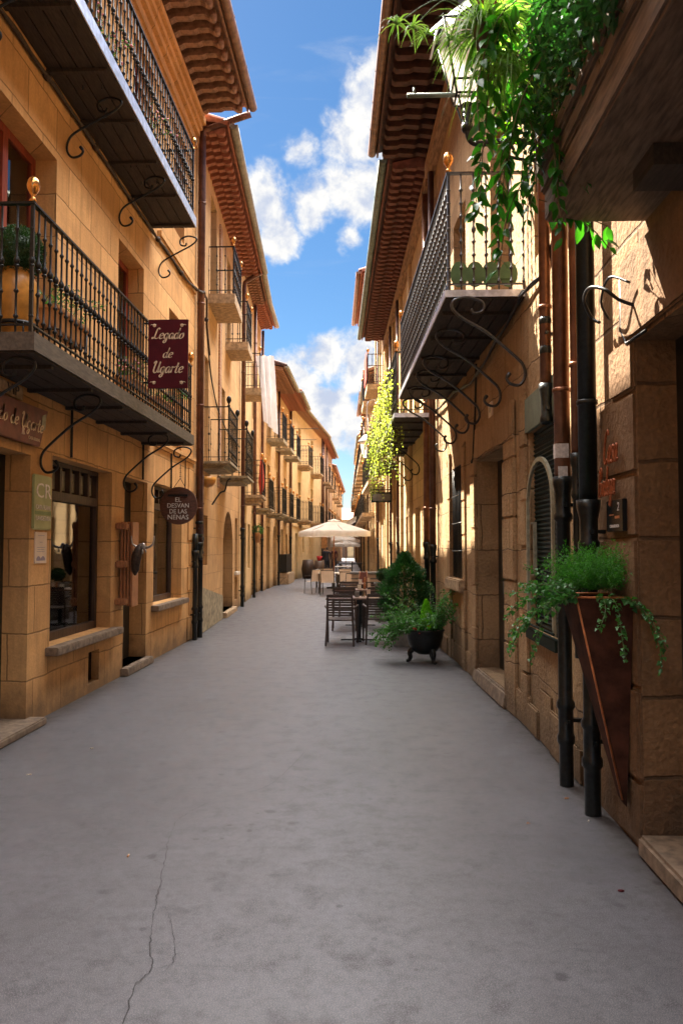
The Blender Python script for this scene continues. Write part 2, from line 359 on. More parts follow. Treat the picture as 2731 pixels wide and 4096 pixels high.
def text(body, size, m, parent, M4, name='lettering', depth=.004, shear=0, sx=1, space=1):
    cu = bpy.data.curves.new(name, 'FONT'); cu.body = body; cu.size = size; cu.extrude = depth / 2; cu.align_x = 'CENTER'; cu.align_y = 'CENTER'
    cu.shear = shear; cu.space_character = space; cu.resolution_u = 3
    t = bpy.data.objects.new('tmp', cu); C.objects.link(t); dg = bpy.context.evaluated_depsgraph_get(); dg.update()
    me = bpy.data.meshes.new_from_object(t.evaluated_get(dg)); bpy.data.objects.remove(t); bpy.data.curves.remove(cu)
    me.name = name; root = parent
    while root is not None and root.parent is not None: root = root.parent
    L = Vector(root.location) if root is not None else Vector((0, 0, 0))
    me.transform(Matrix.Translation(-L) @ M4 @ Matrix.Diagonal((sx, 1, 1, 1))); me.materials.clear(); me.materials.append(MATS[m])
    o = bpy.data.objects.new(name, me); C.objects.link(o); o.parent = parent; return o
def basis(o, ex, ey):
    ex, ey = Vector(ex).normalized(), Vector(ey).normalized(); ez = ex.cross(ey)
    return Matrix(((ex.x, ey.x, ez.x, o[0]), (ex.y, ey.y, ez.y, o[1]), (ex.z, ey.z, ez.z, o[2]), (0, 0, 0, 1)))
def crv(p, n=6):      # Catmull-Rom through points
    p = [Vector(q) for q in p]; out = []
    for i in range(len(p) - 1):
        a, b, c, d = p[max(i - 1, 0)], p[i], p[i + 1], p[min(i + 2, len(p) - 1)]
        for k in range(n):
            t = k / n; out.append(.5 * ((2 * b) + (c - a) * t + (2 * a - 5 * b + 4 * c - d) * t * t + (3 * b - a - 3 * c + d) * t ** 3))
    return out + [p[-1]]
# handwriting: strokes in a box about 1 high (x-height .5)
GL = {'L': (.62, [[(.55, .88), (.42, 1.0), (.32, .85), (.26, .5), (.2, .12), (.06, .02), (.02, .12), (.2, .1), (.4, .02), (.58, .1)]]),
      'e': (.42, [[(.05, .24), (.3, .3), (.33, .44), (.22, .5), (.07, .36), (.06, .12), (.18, .0), (.36, .1)]]),
      'g': (.46, [[(.36, .44), (.22, .5), (.07, .36), (.06, .12), (.16, .02), (.3, .12), (.37, .48), (.31, -.1), (.2, -.36), (.06, -.3), (.12, -.16), (.4, .06)]]),
      'a': (.46, [[(.36, .44), (.22, .5), (.07, .36), (.06, .12), (.16, .0), (.3, .14), (.37, .48), (.33, .14), (.38, .0), (.46, .08)]]),
      'd': (.48, [[(.36, .44), (.22, .5), (.07, .36), (.06, .12), (.16, .0), (.3, .14), (.44, 1.0), (.34, .3), (.36, .02), (.47, .08)]]),
      'o': (.44, [[(.26, .5), (.09, .38), (.05, .14), (.16, .0), (.33, .12), (.36, .36), (.26, .5), (.4, .44)]]),
      'U': (.66, [[(.02, .8), (.12, .98), (.2, .9), (.12, .5), (.12, .14), (.26, .0), (.42, .16), (.56, .96), (.5, .4), (.52, .04), (.64, .1)]]),
      'r': (.36, [[(.05, .46), (.12, .48), (.06, .0)], [(.08, .26), (.2, .46), (.32, .46)]]),
      't': (.34, [[(.22, .84), (.12, .3), (.1, .06), (.2, .0), (.32, .08)], [(.02, .52), (.32, .54)]]),
      's': (.38, [[(.3, .44), (.18, .5), (.1, .4), (.26, .2), (.2, .02), (.04, .04)]]),
      'B': (.66, [[(.2, .9), (.1, .45), (.06, .0)], [(.06, .84), (.3, 1.0), (.5, .86), (.42, .62), (.2, .5), (.46, .42), (.52, .18), (.34, .0), (.06, .04)]]),
      'C': (.62, [[(.56, .84), (.44, 1.0), (.2, .84), (.05, .45), (.1, .1), (.28, .0), (.5, .14)]]), ' ': (.3, [])}
def script(mb, s, o, ex, ey, h, w=.05, tube=False, shear=.12, sx=1.0, off=.0):
    """writes s from point o along ex with up vector ey, height h"""
    ex, ey = Vector(ex), Vector(ey); ez = ex.cross(ey); x = 0
    for ch in s:
        adv, strokes = GL[ch]
        for st in strokes:
            pp = [(x + (px + shear * py) * sx, py) for px, py in st]
            pts = crv([Vector(o) + ex * (a * h) + ey * (b_ * h) + ez * off for a, b_ in pp], 5)
            if tube: mb.tube(pts, w * h, 6)
            else:
                L, Rr = [], []
                for i, p in enumerate(pts):
                    t = pts[min(i + 1, len(pts) - 1)] - pts[max(i - 1, 0)]
                    ang = math.atan2(t.dot(ey), t.dot(ex)); wd = w * h * (.35 + .85 * abs(sin(ang - R(20))))
                    nn = (ex * -sin(ang) + ey * cos(ang)) * wd; L.append(p + nn); Rr.append(p - nn)
                n = len(pts); mb.add(L + Rr, [(i, i + 1, n + i + 1, n + i) for i in range(n - 1)])
        x += adv * sx
    return x * h
def width(s, sx=1.0): return sum(GL[c][0] for c in s) * sx

# foliage ---------------------------------------------------------------
def leaf(mb, p, d, up, L, W, fold=.25, curl=.2):
    d = Vector(d).normalized(); up = Vector(up); s_ = d.cross(up)
    s_ = s_.normalized() if s_.length > 1e-4 else d.orthogonal().normalized(); u = s_.cross(d); p = Vector(p)
    mid = p + d * L * .45 
    mb.add([p, mid + s_ * W / 2 + u * W * fold, p + d * L - u * L * curl, mid - s_ * W / 2 + u * W * fold, mid], [(0, 1, 4), (1, 2, 4), (4, 2, 3), (0, 4, 3)])
def bigleaf(mb, p, d, up, L, W, curl=.25):
    d = Vector(d).normalized(); s_ = d.cross(Vector(up)); s_ = s_.normalized() if s_.length > 1e-4 else d.orthogonal().normalized(); u = s_.cross(d); p = Vector(p)
    vs = []; prof = [(0, .05), (.15, .55), (.38, 1), (.62, .86), (.84, .45), (1, .02)]
    for t, wd in prof:
        c = p + d * L * t - u * L * curl * t * t
        vs += [c - s_ * W * .5 * wd + u * W * .14 * wd, c, c + s_ * W * .5 * wd + u * W * .14 * wd]
    mb.add(vs, [q for i in range(5) for q in ((3 * i, 3 * i + 1, 3 * i + 4, 3 * i + 3), (3 * i + 1, 3 * i + 2, 3 * i + 5, 3 * i + 4))], True)
def rv(r): return Vector((r.uniform(-1, 1), r.uniform(-1, 1), r.uniform(-1, 1)))
def ballbush(mb, c, rad, n, L, r, sq=1.0, dens=.82):
    for i in range(n):
        d = rv(r); 
        if d.length > 1 or d.length < .05: d = rv(r)
        d.normalize(); k = r.uniform(dens, 1.03) * (1 + .05 * sin(9 * d.x + 5 * d.z) * cos(7 * d.y))
        p = Vector(c) + Vector((d.x, d.y, d.z * sq)) * rad * k
        leaf(mb, p, d + rv(r) * .9, rv(r), L * r.uniform(.7, 1.3), L * .55)
def blade(mb, p, d, L, w_, droop, r, n=5):
    p = Vector(p); d = Vector(d).normalized(); s_ = d.cross(Vector((0, 0, 1))); s_ = s_.normalized() if s_.length > .05 else Vector((1, 0, 0)); vs = []
    q = p.copy()
    for i in range(n + 1):
        t = i / n; wd = w_ * (1 - t ** 1.6) + .0008; vs += [q - s_ * wd / 2, q + s_ * wd / 2 + Vector((0, 0, wd * .3))]
        q = q + d * (L / n); d = (d + Vector((0, 0, -droop / n))).normalized()
    mb.add(vs, [(2 * i, 2 * i + 1, 2 * i + 3, 2 * i + 2) for i in range(n)], True)
def trail(mb, sm, p0, path_dir, L, r, leafL, step, sag=1.0, wob=.3, big=False, rstem=.003, wr=.75):
    """a hanging shoot with leaves along it"""
    p = Vector(p0); d = Vector(path_dir).normalized(); pts = [p.copy()]; n = max(3, int(L / step)); k = 0
    for i in range(n):
        d = (d + Vector((0, 0, -sag * step / .3)) + rv(r) * wob * .3).normalized(); p = p + d * step; pts.append(p.copy())
        for sgn in (-1, 1):
            if r.random() < .12: continue
            sd_ = d.cross(rv(r)).normalized()
            ld = (sd_ * 1.0 + d * .5 + Vector((0, 0, -.35))); l_ = leafL * r.uniform(.6, 1.2) * (1 - .35 * i / n)
            (bigleaf if big else leaf)(mb, p + sd_ * rstem * 2, ld, Vector((0, 0, 1)) + rv(r) * .6, l_, l_ * wr * r.uniform(.85, 1.1))
    sm.tube(pts, rstem, 5)
    return pts

# ------------------------------------------------------------------ ground
g = MB()
ys = [-12] + [i * 1.0 for i in range(-6, 40)] + [45, 55, 70, 100, 200, 600]; xs = [-400, -60, -12, -5, -3, -1, 0, 1, 2, 4, 12, 60, 400]
vs = [(x, y, 0) for y in ys for x in xs]; nx = len(xs)
g.add(vs, [(j * nx + i, j * nx + i + 1, (j + 1) * nx + i + 1, (j + 1) * nx + i) for j in range(len(ys) - 1) for i in range(nx - 1)])
m, nt, b = mat('pavement'); v = coords(nt)
n1 = tex(nt, 'Noise', .9, 6, .6, v, .6); n2 = tex(nt, 'Noise', 5, 8, .7, v); n3 = tex(nt, 'Noise', 260, 2, .5, v); n4 = tex(nt, 'Noise', 1.6, 3, .5, v)
vo = tex(nt, 'Voronoi', 2.1, vec=v); vo2 = tex(nt, 'Voronoi', 120, vec=v); vo3 = tex(nt, 'Voronoi', 4.3, vec=v)
for q_ in (vo, vo2, vo3): q_.voronoi_dimensions = '2D'
col = mixc(nt, maprange(nt, n1.outputs['Fac'], .3, .7), (.028, .028, .036), (.068, .068, .086))
col = mixc(nt, mth(nt, 'MULTIPLY', maprange(nt, n2.outputs['Fac'], .48, .66), .7), col, (.024, .022, .027))
col = mixc(nt, mth(nt, 'MULTIPLY', maprange(nt, n3.outputs['Fac'], .35, .68), .75), mixc(nt, .35, col, (.03, .03, .03)), (.16, .155, .17))
col = mixc(nt, mth(nt, 'MULTIPLY', maprange(nt, vo2.outputs['Distance'], .22, .12), .45), col, (.42, .40, .40))
n7 = tex(nt, 'Noise', 24, 5, .7, v); col = mixc(nt, mth(nt, 'MULTIPLY', maprange(nt, n7.outputs['Fac'], .42, .66), .28), col, (.020, .019, .022))
spot = mth(nt, 'ADD', vo.outputs['Distance'], mth(nt, 'MULTIPLY', mth(nt, 'SUBTRACT', n2.outputs['Fac'], .5), .12))
n8 = tex(nt, 'Noise', 9, 4, .65, v); msk = maprange(nt, n1.outputs['Fac'], .50, .60)
spot = mth(nt, 'ADD', spot, mth(nt, 'MULTIPLY', mth(nt, 'SUBTRACT', n8.outputs['Fac'], .5), .22))
col = mixc(nt, mth(nt, 'MULTIPLY', mth(nt, 'MULTIPLY', maprange(nt, spot, .085, .03), msk), .5), col, (.03, .028, .03))
spot3 = mth(nt, 'ADD', mth(nt, 'ADD', vo3.outputs['Distance'], mth(nt, 'MULTIPLY', mth(nt, 'SUBTRACT', n8.outputs['Fac'], .5), .16)), mth(nt, 'MULTIPLY', mth(nt, 'SUBTRACT', n4.outputs['Fac'], .5), .2))
col = mixc(nt, mth(nt, 'MULTIPLY', maprange(nt, spot3, .06, .02), .35), col, (.06, .055, .055))
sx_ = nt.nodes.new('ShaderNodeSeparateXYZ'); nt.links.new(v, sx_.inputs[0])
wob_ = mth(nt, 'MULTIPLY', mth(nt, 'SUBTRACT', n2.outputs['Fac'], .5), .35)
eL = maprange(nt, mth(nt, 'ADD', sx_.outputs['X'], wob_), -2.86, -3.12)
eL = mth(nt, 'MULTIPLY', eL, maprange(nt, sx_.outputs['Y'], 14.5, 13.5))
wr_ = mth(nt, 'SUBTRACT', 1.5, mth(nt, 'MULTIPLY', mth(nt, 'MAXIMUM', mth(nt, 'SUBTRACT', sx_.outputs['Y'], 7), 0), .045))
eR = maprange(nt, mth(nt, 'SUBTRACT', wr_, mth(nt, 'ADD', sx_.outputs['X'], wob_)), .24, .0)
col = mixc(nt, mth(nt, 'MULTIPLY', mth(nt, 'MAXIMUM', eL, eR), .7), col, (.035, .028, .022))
n6 = tex(nt, 'Noise', .45, 3, .5, v, 1.2); col = mixc(nt, mth(nt, 'MULTIPLY', maprange(nt, n6.outputs['Fac'], .5, .62), .30), col, (.10, .098, .108))
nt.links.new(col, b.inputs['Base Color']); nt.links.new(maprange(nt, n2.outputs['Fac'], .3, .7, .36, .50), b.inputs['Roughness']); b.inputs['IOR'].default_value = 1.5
sk_ = mth(nt, 'MULTIPLY', mth(nt, 'MAXIMUM', maprange(nt, spot, .085, .03), maprange(nt, spot3, .06, .02)), msk); sk_ = mth(nt, 'MAXIMUM', sk_, mth(nt, 'MULTIPLY', maprange(nt, n2.outputs['Fac'], .47, .68), .75))
sk_ = mth(nt, 'MAXIMUM', sk_, mth(nt, 'MULTIPLY', maprange(nt, n7.outputs['Fac'], .45, .65), .25))
nt.links.new(mth(nt, 'SUBTRACT', .85, mth(nt, 'MULTIPLY', sk_, .6)), b.inputs['Specular IOR Level'])
n5 = tex(nt, 'Noise', 70, 4, .65, v)
bump(nt, b, mth(nt, 'ADD', n3.outputs['Fac'], n5.outputs['Fac']), .30, .003)
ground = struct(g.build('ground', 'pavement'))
plain('crack_dark', (.03, .027, .028), .8, 0, .3, 20, .1)
def crack(pts, w_, seed):
    r = random.Random(seed); mb = MB(); L = []; Q = []
    pp = crv([(x, y, .004) for x, y in pts], 9)
    for i, p in enumerate(pp):
        j = Vector((r.uniform(-1, 1), r.uniform(-1, 1), 0)) * .006; ww = w_ * r.uniform(.3, 1.1) * (1 - .6 * i / len(pp)); p = p + j
        L.append((p.x - ww, p.y, p.z)); Q.append((p.x + ww, p.y, p.z))
    n = len(pp); mb.add(L + Q, [(i, i + 1, n + i + 1, n + i) for i in range(n - 1)]); return struct(mb.build('ground_crack', 'crack_dark', ground, normals=False))
crack([(-.82, 2.4), (-.84, 2.7), (-.87, 2.91), (-.84, 3.03), (-.89, 3.19), (-.93, 3.37), (-.98, 3.61), (-1.02, 3.84), (-1.08, 4.17), (-1.11, 4.32), (-1.14, 4.62), (-1.11, 4.77), (-.98, 5.06)], .0032, 1)
crack([(-.845, 3.04), (-.78, 3.06), (-.78, 3.16), (-.86, 3.41), (-.92, 3.55)], .0022, 2)
crack([(-.98, 5.06), (-.7, 5.3), (-.55, 5.9), (-.4, 7)], .002, 3)

# ------------------------------------------------------------------ buildings
class Bld:
    def __init__(s, side, ya, xa, yb, xb, H, label, name='stone_building', cat='building', group=None):
        s.side, s.ya, s.xa, s.k, s.yb, s.H = side, ya, xa, (xb - xa) / (yb - ya), yb, H; s.sg = 1 if side == 'L' else -1
        s.root = thing(name, label, cat, (xa, ya, 0), group)
    def xf(s, y, n, z): return (s.xa + s.k * (y - s.ya) + s.sg * n, y, z)
    def mb(s): return MB(s.xf)
    def wall(s, ops, m, t=.28, z0=0, H=None, name='wall', depth=7, n0=0):
        """ops: (y0, y1, z0, z1, arch?)"""
        H = H or s.H; mb = s.mb(); a, b_ = s.ya + .003, s.yb - .003
        yy = sorted({a, b_} | {min(max(o[i], a), b_) for o in ops for i in (0, 1)}); zz = sorted({z0, H} | {o[i] for o in ops for i in (2, 3)})
        def fine(q):
            r = [q[0]]
            for x in q[1:]: r.append(x)
            return r
        for i in range(len(yy) - 1):
            for j in range(len(zz) - 1):
                y, z = (yy[i] + yy[i + 1]) / 2, (zz[j] + zz[j + 1]) / 2
                if not any(o[0] < y < o[1] and o[2] < z < o[3] for o in ops):
                    mb.quad((yy[i], n0, zz[j]), (yy[i + 1], n0, zz[j]), (yy[i + 1], n0, zz[j + 1]), (yy[i], n0, zz[j + 1]))
        for o in ops:
            y0, y1, a0, a1 = max(o[0], a), min(o[1], b_), o[2], o[3]
            for p, q in (((y0, a0), (y0, a1)), ((y1, a0), (y1, a1)), ((y0, a0), (y1, a0)), ((y0, a1), (y1, a1))):
                mb.quad((p[0], n0, p[1]), (q[0], n0, q[1]), (q[0], n0 - t, q[1]), (p[0], n0 - t, p[1]))
            if len(o) > 4:     # arched head: spandrels and soffit
                cy, rr = (y0 + y1) / 2, (y1 - y0) / 2; zc = a1 - rr * 1.0; K = 10
                arc = [(cy - rr * cos(pi * k / K), zc + rr * sin(pi * k / K)) for k in range(K + 1)]
                for h in (0, 1):
                    cor = y0 if h == 0 else y1; seg = arc[:K // 2 + 1] if h == 0 else arc[K // 2:]
                    for k in range(len(seg) - 1): mb.quad((cor, n0 - .001, a1), (seg[k][0], n0 - .001, seg[k][1]), (seg[k + 1][0], n0 - .001, seg[k + 1][1]))
                for k in range(K): mb.quad((arc[k][0], n0 - .001, arc[k][1]), (arc[k + 1][0], n0 - .001, arc[k + 1][1]), (arc[k + 1][0], n0 - t, arc[k + 1][1]), (arc[k][0], n0 - t, arc[k][1]))
        for y in (a, b_): mb.quad((y, n0, z0), (y, -depth, z0), (y, -depth, H), (y, n0, H))
        mb.quad((a, -depth, z0), (b_, -depth, z0), (b_, -depth, H), (a, -depth, H)); mb.quad((a, n0, H), (b_, n0, H), (b_, -depth, H), (a, -depth, H))
        s.w = mb.build(name, m, s.root, normals=False); return s.w
    def roof(s, ze, over, mt='tile_brown', mr='rafter_brown', sp=.3, gut='gutter_copper', curl=True, y0=None, y1=None, rise=.28, far=False, corn=None, depth=7.0):
        y0 = s.ya + .01 if y0 is None else y0; y1 = s.yb - .01 if y1 is None else y1; tp = math.tan(R(18))
        zi = ze + .12 + over * .16
        mb = s.mb()
        mb.add([(y0, over, ze + .10), (y1, over, ze + .10), (y1, 0, zi), (y0, 0, zi), (y0, over, ze + .16), (y1, over, ze + .16), (y1, -depth, ze + .16 + (over + depth) * tp), (y0, -depth, ze + .16 + (over + depth) * tp),
                (y1, -depth, zi), (y0, -depth, zi)],
               [(0, 1, 2, 3), (0, 4, 5, 1), (4, 7, 6, 5), (1, 5, 6, 8, 2), (0, 3, 9, 7, 4), (3, 2, 8, 9), (9, 8, 6, 7)])
        if not far:      # rows of barrel tiles whose ends show along the eave
            step = .2; n = int((y1 - y0) / step)
            for i in range(n):
                yc = y0 + (i + .5) * (y1 - y0) / n; K = 5; vs = []
                for nn in (over + .07, over - .9):
                    zb = ze + .165 + (over - nn) * tp
                    for k in range(K + 1): vs.append((yc - .085 * cos(pi * k / K), nn, zb + .075 * sin(pi * k / K)))
                mb.add(vs, [(k, k + 1, K + 2 + k, K + 1 + k) for k in range(K)], True)
        rf = mb.build('roof', mt, s.root)
        # eave board and rafters
        fb = s.mb(); fb.box(y0, y1, over - .035, over - .005, ze + .02, ze + .155)
        fb.build('eave_board', mr, rf)
        n = max(2, int((y1 - y0) / sp)); r0 = None
        for i in range(n):
            yc = y0 + (i + .5) * (y1 - y0) / n; wd = min(.062, sp * .22)
            if r0 is None:
                q = s.mb(); L = over - .10
                if curl:     # carved rafter foot: moulded underside and a rolled nose
                    prof = [(-.03, zi - .02)] + [(L * t, (zi - .02) * (1 - t) + (ze + .085) * t) for t in (.5, 1)]
                    low = [(L, ze + .0), (L - .03, ze - .045), (L - .09, ze - .055), (L - .14, ze - .02), (L - .17, ze + .0), (L * .62, ze - .0), (L * .55, ze - .03), (L * .3, ze - .03), (L * .22, ze - .07), (-.03, ze - .09)]
                    pts = prof + low
                else:
                    pts = [(-.03, zi - .02), (L, ze + .08), (L, ze + .0), (L - .04, ze - .04), (L * .75, ze - .04), (L * .68, ze - .01), (L * .42, ze - .03), (L * .36, ze + .0), (L * .1, ze - .04), (-.03, ze - .05)]
                q.prism([(yc - wd, a, z) for a, z in pts], (2 * wd, 0, 0))
                if curl: q.tube([(yc - wd - .012, L - .05, ze - .012), (yc + wd + .012, L - .05, ze - .012)], .045, 10)
                r0 = q.build('rafter', mr, rf); yr = yc
            else:
                clone(r0, rf, (s.k * (yc - yr), yc - yr, 0))
        if gut:
            q = s.mb(); K = 7; vs = []
            yy = [y0 + (y1 - y0) * i / 8 for i in range(9)]
            for y in yy:
                for k in range(K + 1):
                    a = pi + pi * k / K; vs.append((y, over + .075 + .075 * cos(a), ze + .10 + .075 * sin(a)))
            q.add(vs, [(j * (K + 1) + k, j * (K + 1) + k + 1, (j + 1) * (K + 1) + k + 1, (j + 1) * (K + 1) + k) for j in range(8) for k in range(K)], True)
            for y in (y0, y1): q.quad(*[(y, over + .075 + .075 * cos(pi + pi * k / K), ze + .10 + .075 * sin(pi + pi * k / K)) for k in range(K + 1)])
            for y in yy[1:-1]: q.box(y - .012, y + .012, over - .01, over + .155, ze + .095, ze + .115)
            gt = q.build('gutter', gut, s.root, normals=False)
            md = gt.modifiers.new('thick', 'SOLIDIFY'); md.thickness = .006
        return rf
    def part(s, name, m, fn, parent=None, bevel=0):
        q = s.mb(); fn(q); return q.build(name, m, parent or s.root, bevel)
    def opening(s, y0, y1, z0, z1, rec=.2, kind='window', fm='dark_wood', pm='curtain', glass='glass', bars=1, trans=0, fw=.06):
        q = s.mb(); a, c = -rec - .05, -rec
        q.box(y0, y0 + fw, a, c, z0, z1); q.box(y1 - fw, y1, a, c, z0, z1); q.box(y0 + fw, y1 - fw, a, c, z1 - fw, z1); q.box(y0 + fw, y1 - fw, a, c, z0, z0 + fw)
        for i in range(bars):
            yc = y0 + (y1 - y0) * (i + 1) / (bars + 1); q.box(yc - fw * .6, yc + fw * .6, a + .004, c + .004, z0 + fw, z1 - fw)
        if trans: q.box(y0 + fw, y1 - fw, a + .006, c + .006, z1 - trans, z1 - trans + fw)
        f = q.build(kind, fm, s.root)
        if kind == 'window' or glass:
            q = s.mb(); q.box(y0 + fw, y1 - fw, a + .02, a + .028, z0 + fw, z1 - fw); q.build('pane', glass, f)
        if pm:
            q = s.mb(); n = 24
            for i in range(n):
                ya, yb = y0 + (y1 - y0) * i / n, y0 + (y1 - y0) * (i + 1) / n; w_ = .012
                q.quad((ya, a - .012 - w_ * (i % 2), z0), (yb, a - .012 - w_ * ((i + 1) % 2), z0), (yb, a - .012 - w_ * ((i + 1) % 2), z1), (ya, a - .012 - w_ * (i % 2), z1))
            q.build('curtain' if pm == 'curtain' else 'backing', pm, f, normals=False)
        return f
    def door(s, y0, y1, z0, z1, rec=.24, m='door_black', panels=True):
        q = s.mb(); q.box(y0, y1, -rec - .06, -rec, z0, z1); d = q.build('door', m, s.root)
        if panels:
            q = s.mb(); w_ = y1 - y0; h = z1 - z0
            for a, b_ in ((.12, .46), (.54, .88)):
                for c, e in ((.06, .42), (.48, .92)):
                    q.box(y0 + w_ * a, y0 + w_ * b_, -rec, -rec + .018, z0 + h * c, z0 + h * e)
            q.build('door_panel', m, d, .006)
            q = s.mb(); q.tube([(y0 + w_ * .5, -rec + .02, z0 + 1.02), (y0 + w_ * .5, -rec + .06, z0 + 1.02)], .018, 8); q.build('handle', 'brass', d)
        return d
    def pipe(s, y, n, z0, z1, r=.05, m='pipe_brown', zb=None, mb_='cast_iron', offs=(), zgut=None, over=0, name='drainpipe'):
        """downpipe: thin metal above zb, cast iron below"""
        zb = zb if zb is not None else z0
        q = s.mb(); pts = [(y, n, zb)]
        if zgut: pts += [(y, n, z1 - .35), (y, n + .02, z1 - .2)] + [(y - .02, n + (over - n) * t, z1 - .2 + (zgut - z1 + .2) * t) for t in (.2, .8, 1)]
        else: pts += [(y, n, z1)]
        q.tube(pts, r, 12)
        zz = zb + .6
        while zz < z1 - .4: q.lathe((y, n, zz), [(r, 0), (r + .010, .004), (r + .010, .03), (r, .034)], 12); zz += 1.9
        p = q.build(name, m, s.root)
        if zb > z0:
            q = s.mb(); R2 = r * .86
            q.lathe((y, n, z0), [(R2 * 1.02, 0), (R2, .02), (R2, .28), (R2 * 1.28, .30), (R2 * 1.28, .34), (R2 * 1.05, .36), (R2 * 1.05, .52), (R2 * 1.3, .54), (R2 * 1.3, .57), (R2, .60), (R2, zb - z0 - .32), (R2 * 1.35, zb - z0 - .30), (R2 * 1.35, zb - z0 - .27), (R2 * 1.12, zb - z0 - .25), (R2 * 1.12, zb - z0 - .12), (R2 * 1.45, zb - z0 - .05), (R2 * 1.5, zb - z0)], 14)
            q.build('iron_shoe', mb_, p)
            q = s.mb()
            for zc in (z0 + .45, zb - .2):
                q.box(y - .02, y + .02, 0, n, zc - .012, zc + .012); q.box(y - r * 1.5, y + r * 1.5, n - .01, n + .01, zc - .012, zc + .012)
            q.build('pipe_bracket', mb_, p)
        return p
    def cable(s, pts, r=.012, m='iron', name='cable', knots=False, seed=1):
        q = s.mb(); rr = random.Random(seed); pp = []
        for i in range(len(pts) - 1):
            a, b_ = Vector(pts[i]), Vector(pts[i + 1]); n = max(2, int((b_ - a).length / .35))
            for k in range(n):
                p = a.lerp(b_, k / n); p.z -= .02 * sin(pi * k / n) + rr.uniform(-.006, .006); pp.append(p)
        pp.append(Vector(pts[-1])); pp = crv(pp, 3)
        q.tube(pp, r, 6); q.tube([(p.x, p.y + .008, p.z + .016 * sin(i * .9)) for i, p in enumerate(pp)], r * .8, 6)
        if knots:
            for i in range(0, len(pp), 11): q.ball(pp[i], r * 2.1, 6, 4, (1.6, 1, 1))
        return q.build(name, m, s.root)

    # ---- balconies
    def balcony(s, y0, y1, zt, proj, th=.12, dm='deck_wood', em='edge_wood', railH=1.03, sp=.115, br=(), br_h=.62, fin=True, finm='brass', far=False, knobs=5, im='iron', mold=False, ov=0, sides=True, lab=None, under=True, br_r=.0125):
        q = s.mb()
        if mold:
            for i, (dn, a, b_) in enumerate(((0, 0, .35), (.06, .35, .6), (.14, .6, 1))):
                q.box(y0 + dn, y1 - dn, -.02, proj - dn, zt - th * b_, zt - th * a)
        else:
            q.box(y0, y1, -.02, proj, zt - th, zt)
            if under and not far:
                n = int(proj / .14)
                for i in range(n): q.box(y0 + .02, y1 - .02, proj * i / n + .006, proj * (i + 1) / n - .006, zt - th - .018, zt - th)
                yy = y0 + .4
                while yy < y1: q.box(yy, yy + .05, .0, proj - .03, zt - th - .05, zt - th - .016); yy += .9
        bal = q.build('balcony', dm, s.root)
        if lab: bal['label'] = lab
        if em:
            q = s.mb(); e = .012
            q.box(y0 - e, y1 + e, proj, proj + e, zt - th - .004, zt + .012)
            for ya, yb in ((y0 - e, y0), (y1, y1 + e)): q.box(ya, yb, 0, proj, zt - th - .004, zt + .012)
            q.build('edge_trim', em, bal)
        n1 = proj - .035; ya, yb = y0 + .03, y1 - .03; zr = zt + railH
        q = s.mb()
        def rail(z, h, w_):
            q.box(ya - w_, yb + w_, n1 - w_, n1 + w_, z - h, z)
            for y in (ya, yb): q.box(y - w_, y + w_, 0, n1 - w_, z - h, z)
        rail(zr, .018, .020); rail(zt + .085, .012, .014)
        if far: rail(zt + railH * .62, .010, .012)
        if far:
            for p in s.balpos(ya, yb, n1, sp): q.box(p[0] - .008, p[0] + .008, p[1] - .008, p[1] + .008, zt, zr)
        for y in (ya, yb): q.box(y - .013, y + .013, n1 - .013, n1 + .013, zt, zr - .001)
        rl = q.build('railing', im, bal)
        if not far:
            b0 = None
            prof = [(.009, 0)]
            for t, hh, rr in ([(.14, .012, .020), (.33, .012, .019), (.52, .010, .021), (.56, .03, .024), (.80, .012, .018)] if knobs == 5 else [(t_, .012, .021) for t_ in (.09, .2, .31, .42)] + [(.52, .03, .023)] + [(t_, .012, .021) for t_ in (.63, .74, .85)] if knobs == 8 else [(.2, .014, .02), (.5, .02, .024), (.8, .014, .02)]):
                z = railH * t; prof += [(.009, z - hh - .008), (rr, z - hh * .3), (rr, z + hh * .3), (.009, z + hh + .008)]
            prof += [(.009, railH - .018)]
            for p in s.balpos(ya, yb, n1, sp):
                if b0 is None:
                    q = s.mb(); q.lathe((p[0], p[1], zt), prof, 6, cap=False); b0 = q.build('baluster', im, bal); pb = s.xf(p[0], p[1], 0)
                else:
                    c = s.xf(p[0], p[1], 0); clone(b0, bal, (c[0] - pb[0], c[1] - pb[1], 0))
        if fin:
            f0 = None
            for y in (ya, yb):
                if f0 is None:
                    q = s.mb(); q.lathe((y, n1, zr), [(.022, 0), (.030, .012), (.016, .03), (.014, .05), (.026, .065), (.045, .10), (.050, .13), (.040, .17), (.02, .195), (.002, .20)], 12)
                    f0 = q.build('finial', finm, bal); py = y
                else: clone(f0, bal, (s.k * (y - py), y - py, 0))
        b0 = None
        for y in br:      # wrought S scroll from the wall to the outer edge
            if b0 is None:
                z = zt - th; q = s.mb(); h = br_h; P = proj
                pts = crv([(y, .16, z - h + .10), (y, .19, z - h + .05), (y, .15, z - h + .0), (y, .07, z - h - .01), (y, .022, z - h + .06), (y, .03, z - h + .16), (y, .10, z - h + .25), (y, P * .5, z - h * .42), (y, P * .80, z - h * .26),
                           (y, P * .93, z - h * .14), (y, P * .90, z - .045), (y, P * .72, z - .022), (y, P * .55, z - .07), (y, P * .55, z - .15), (y, P * .66, z - .17), (y, P * .69, z - .13)], 5)
                q.tube(pts, [br_r + (.005 if i < 4 else 0) for i in range(len(pts))], 7, flat=1.0)
                b0 = q.build('scroll_bracket', im, bal); py = y
            else: clone(b0, bal, (s.k * (y - py), y - py, 0))
        return bal
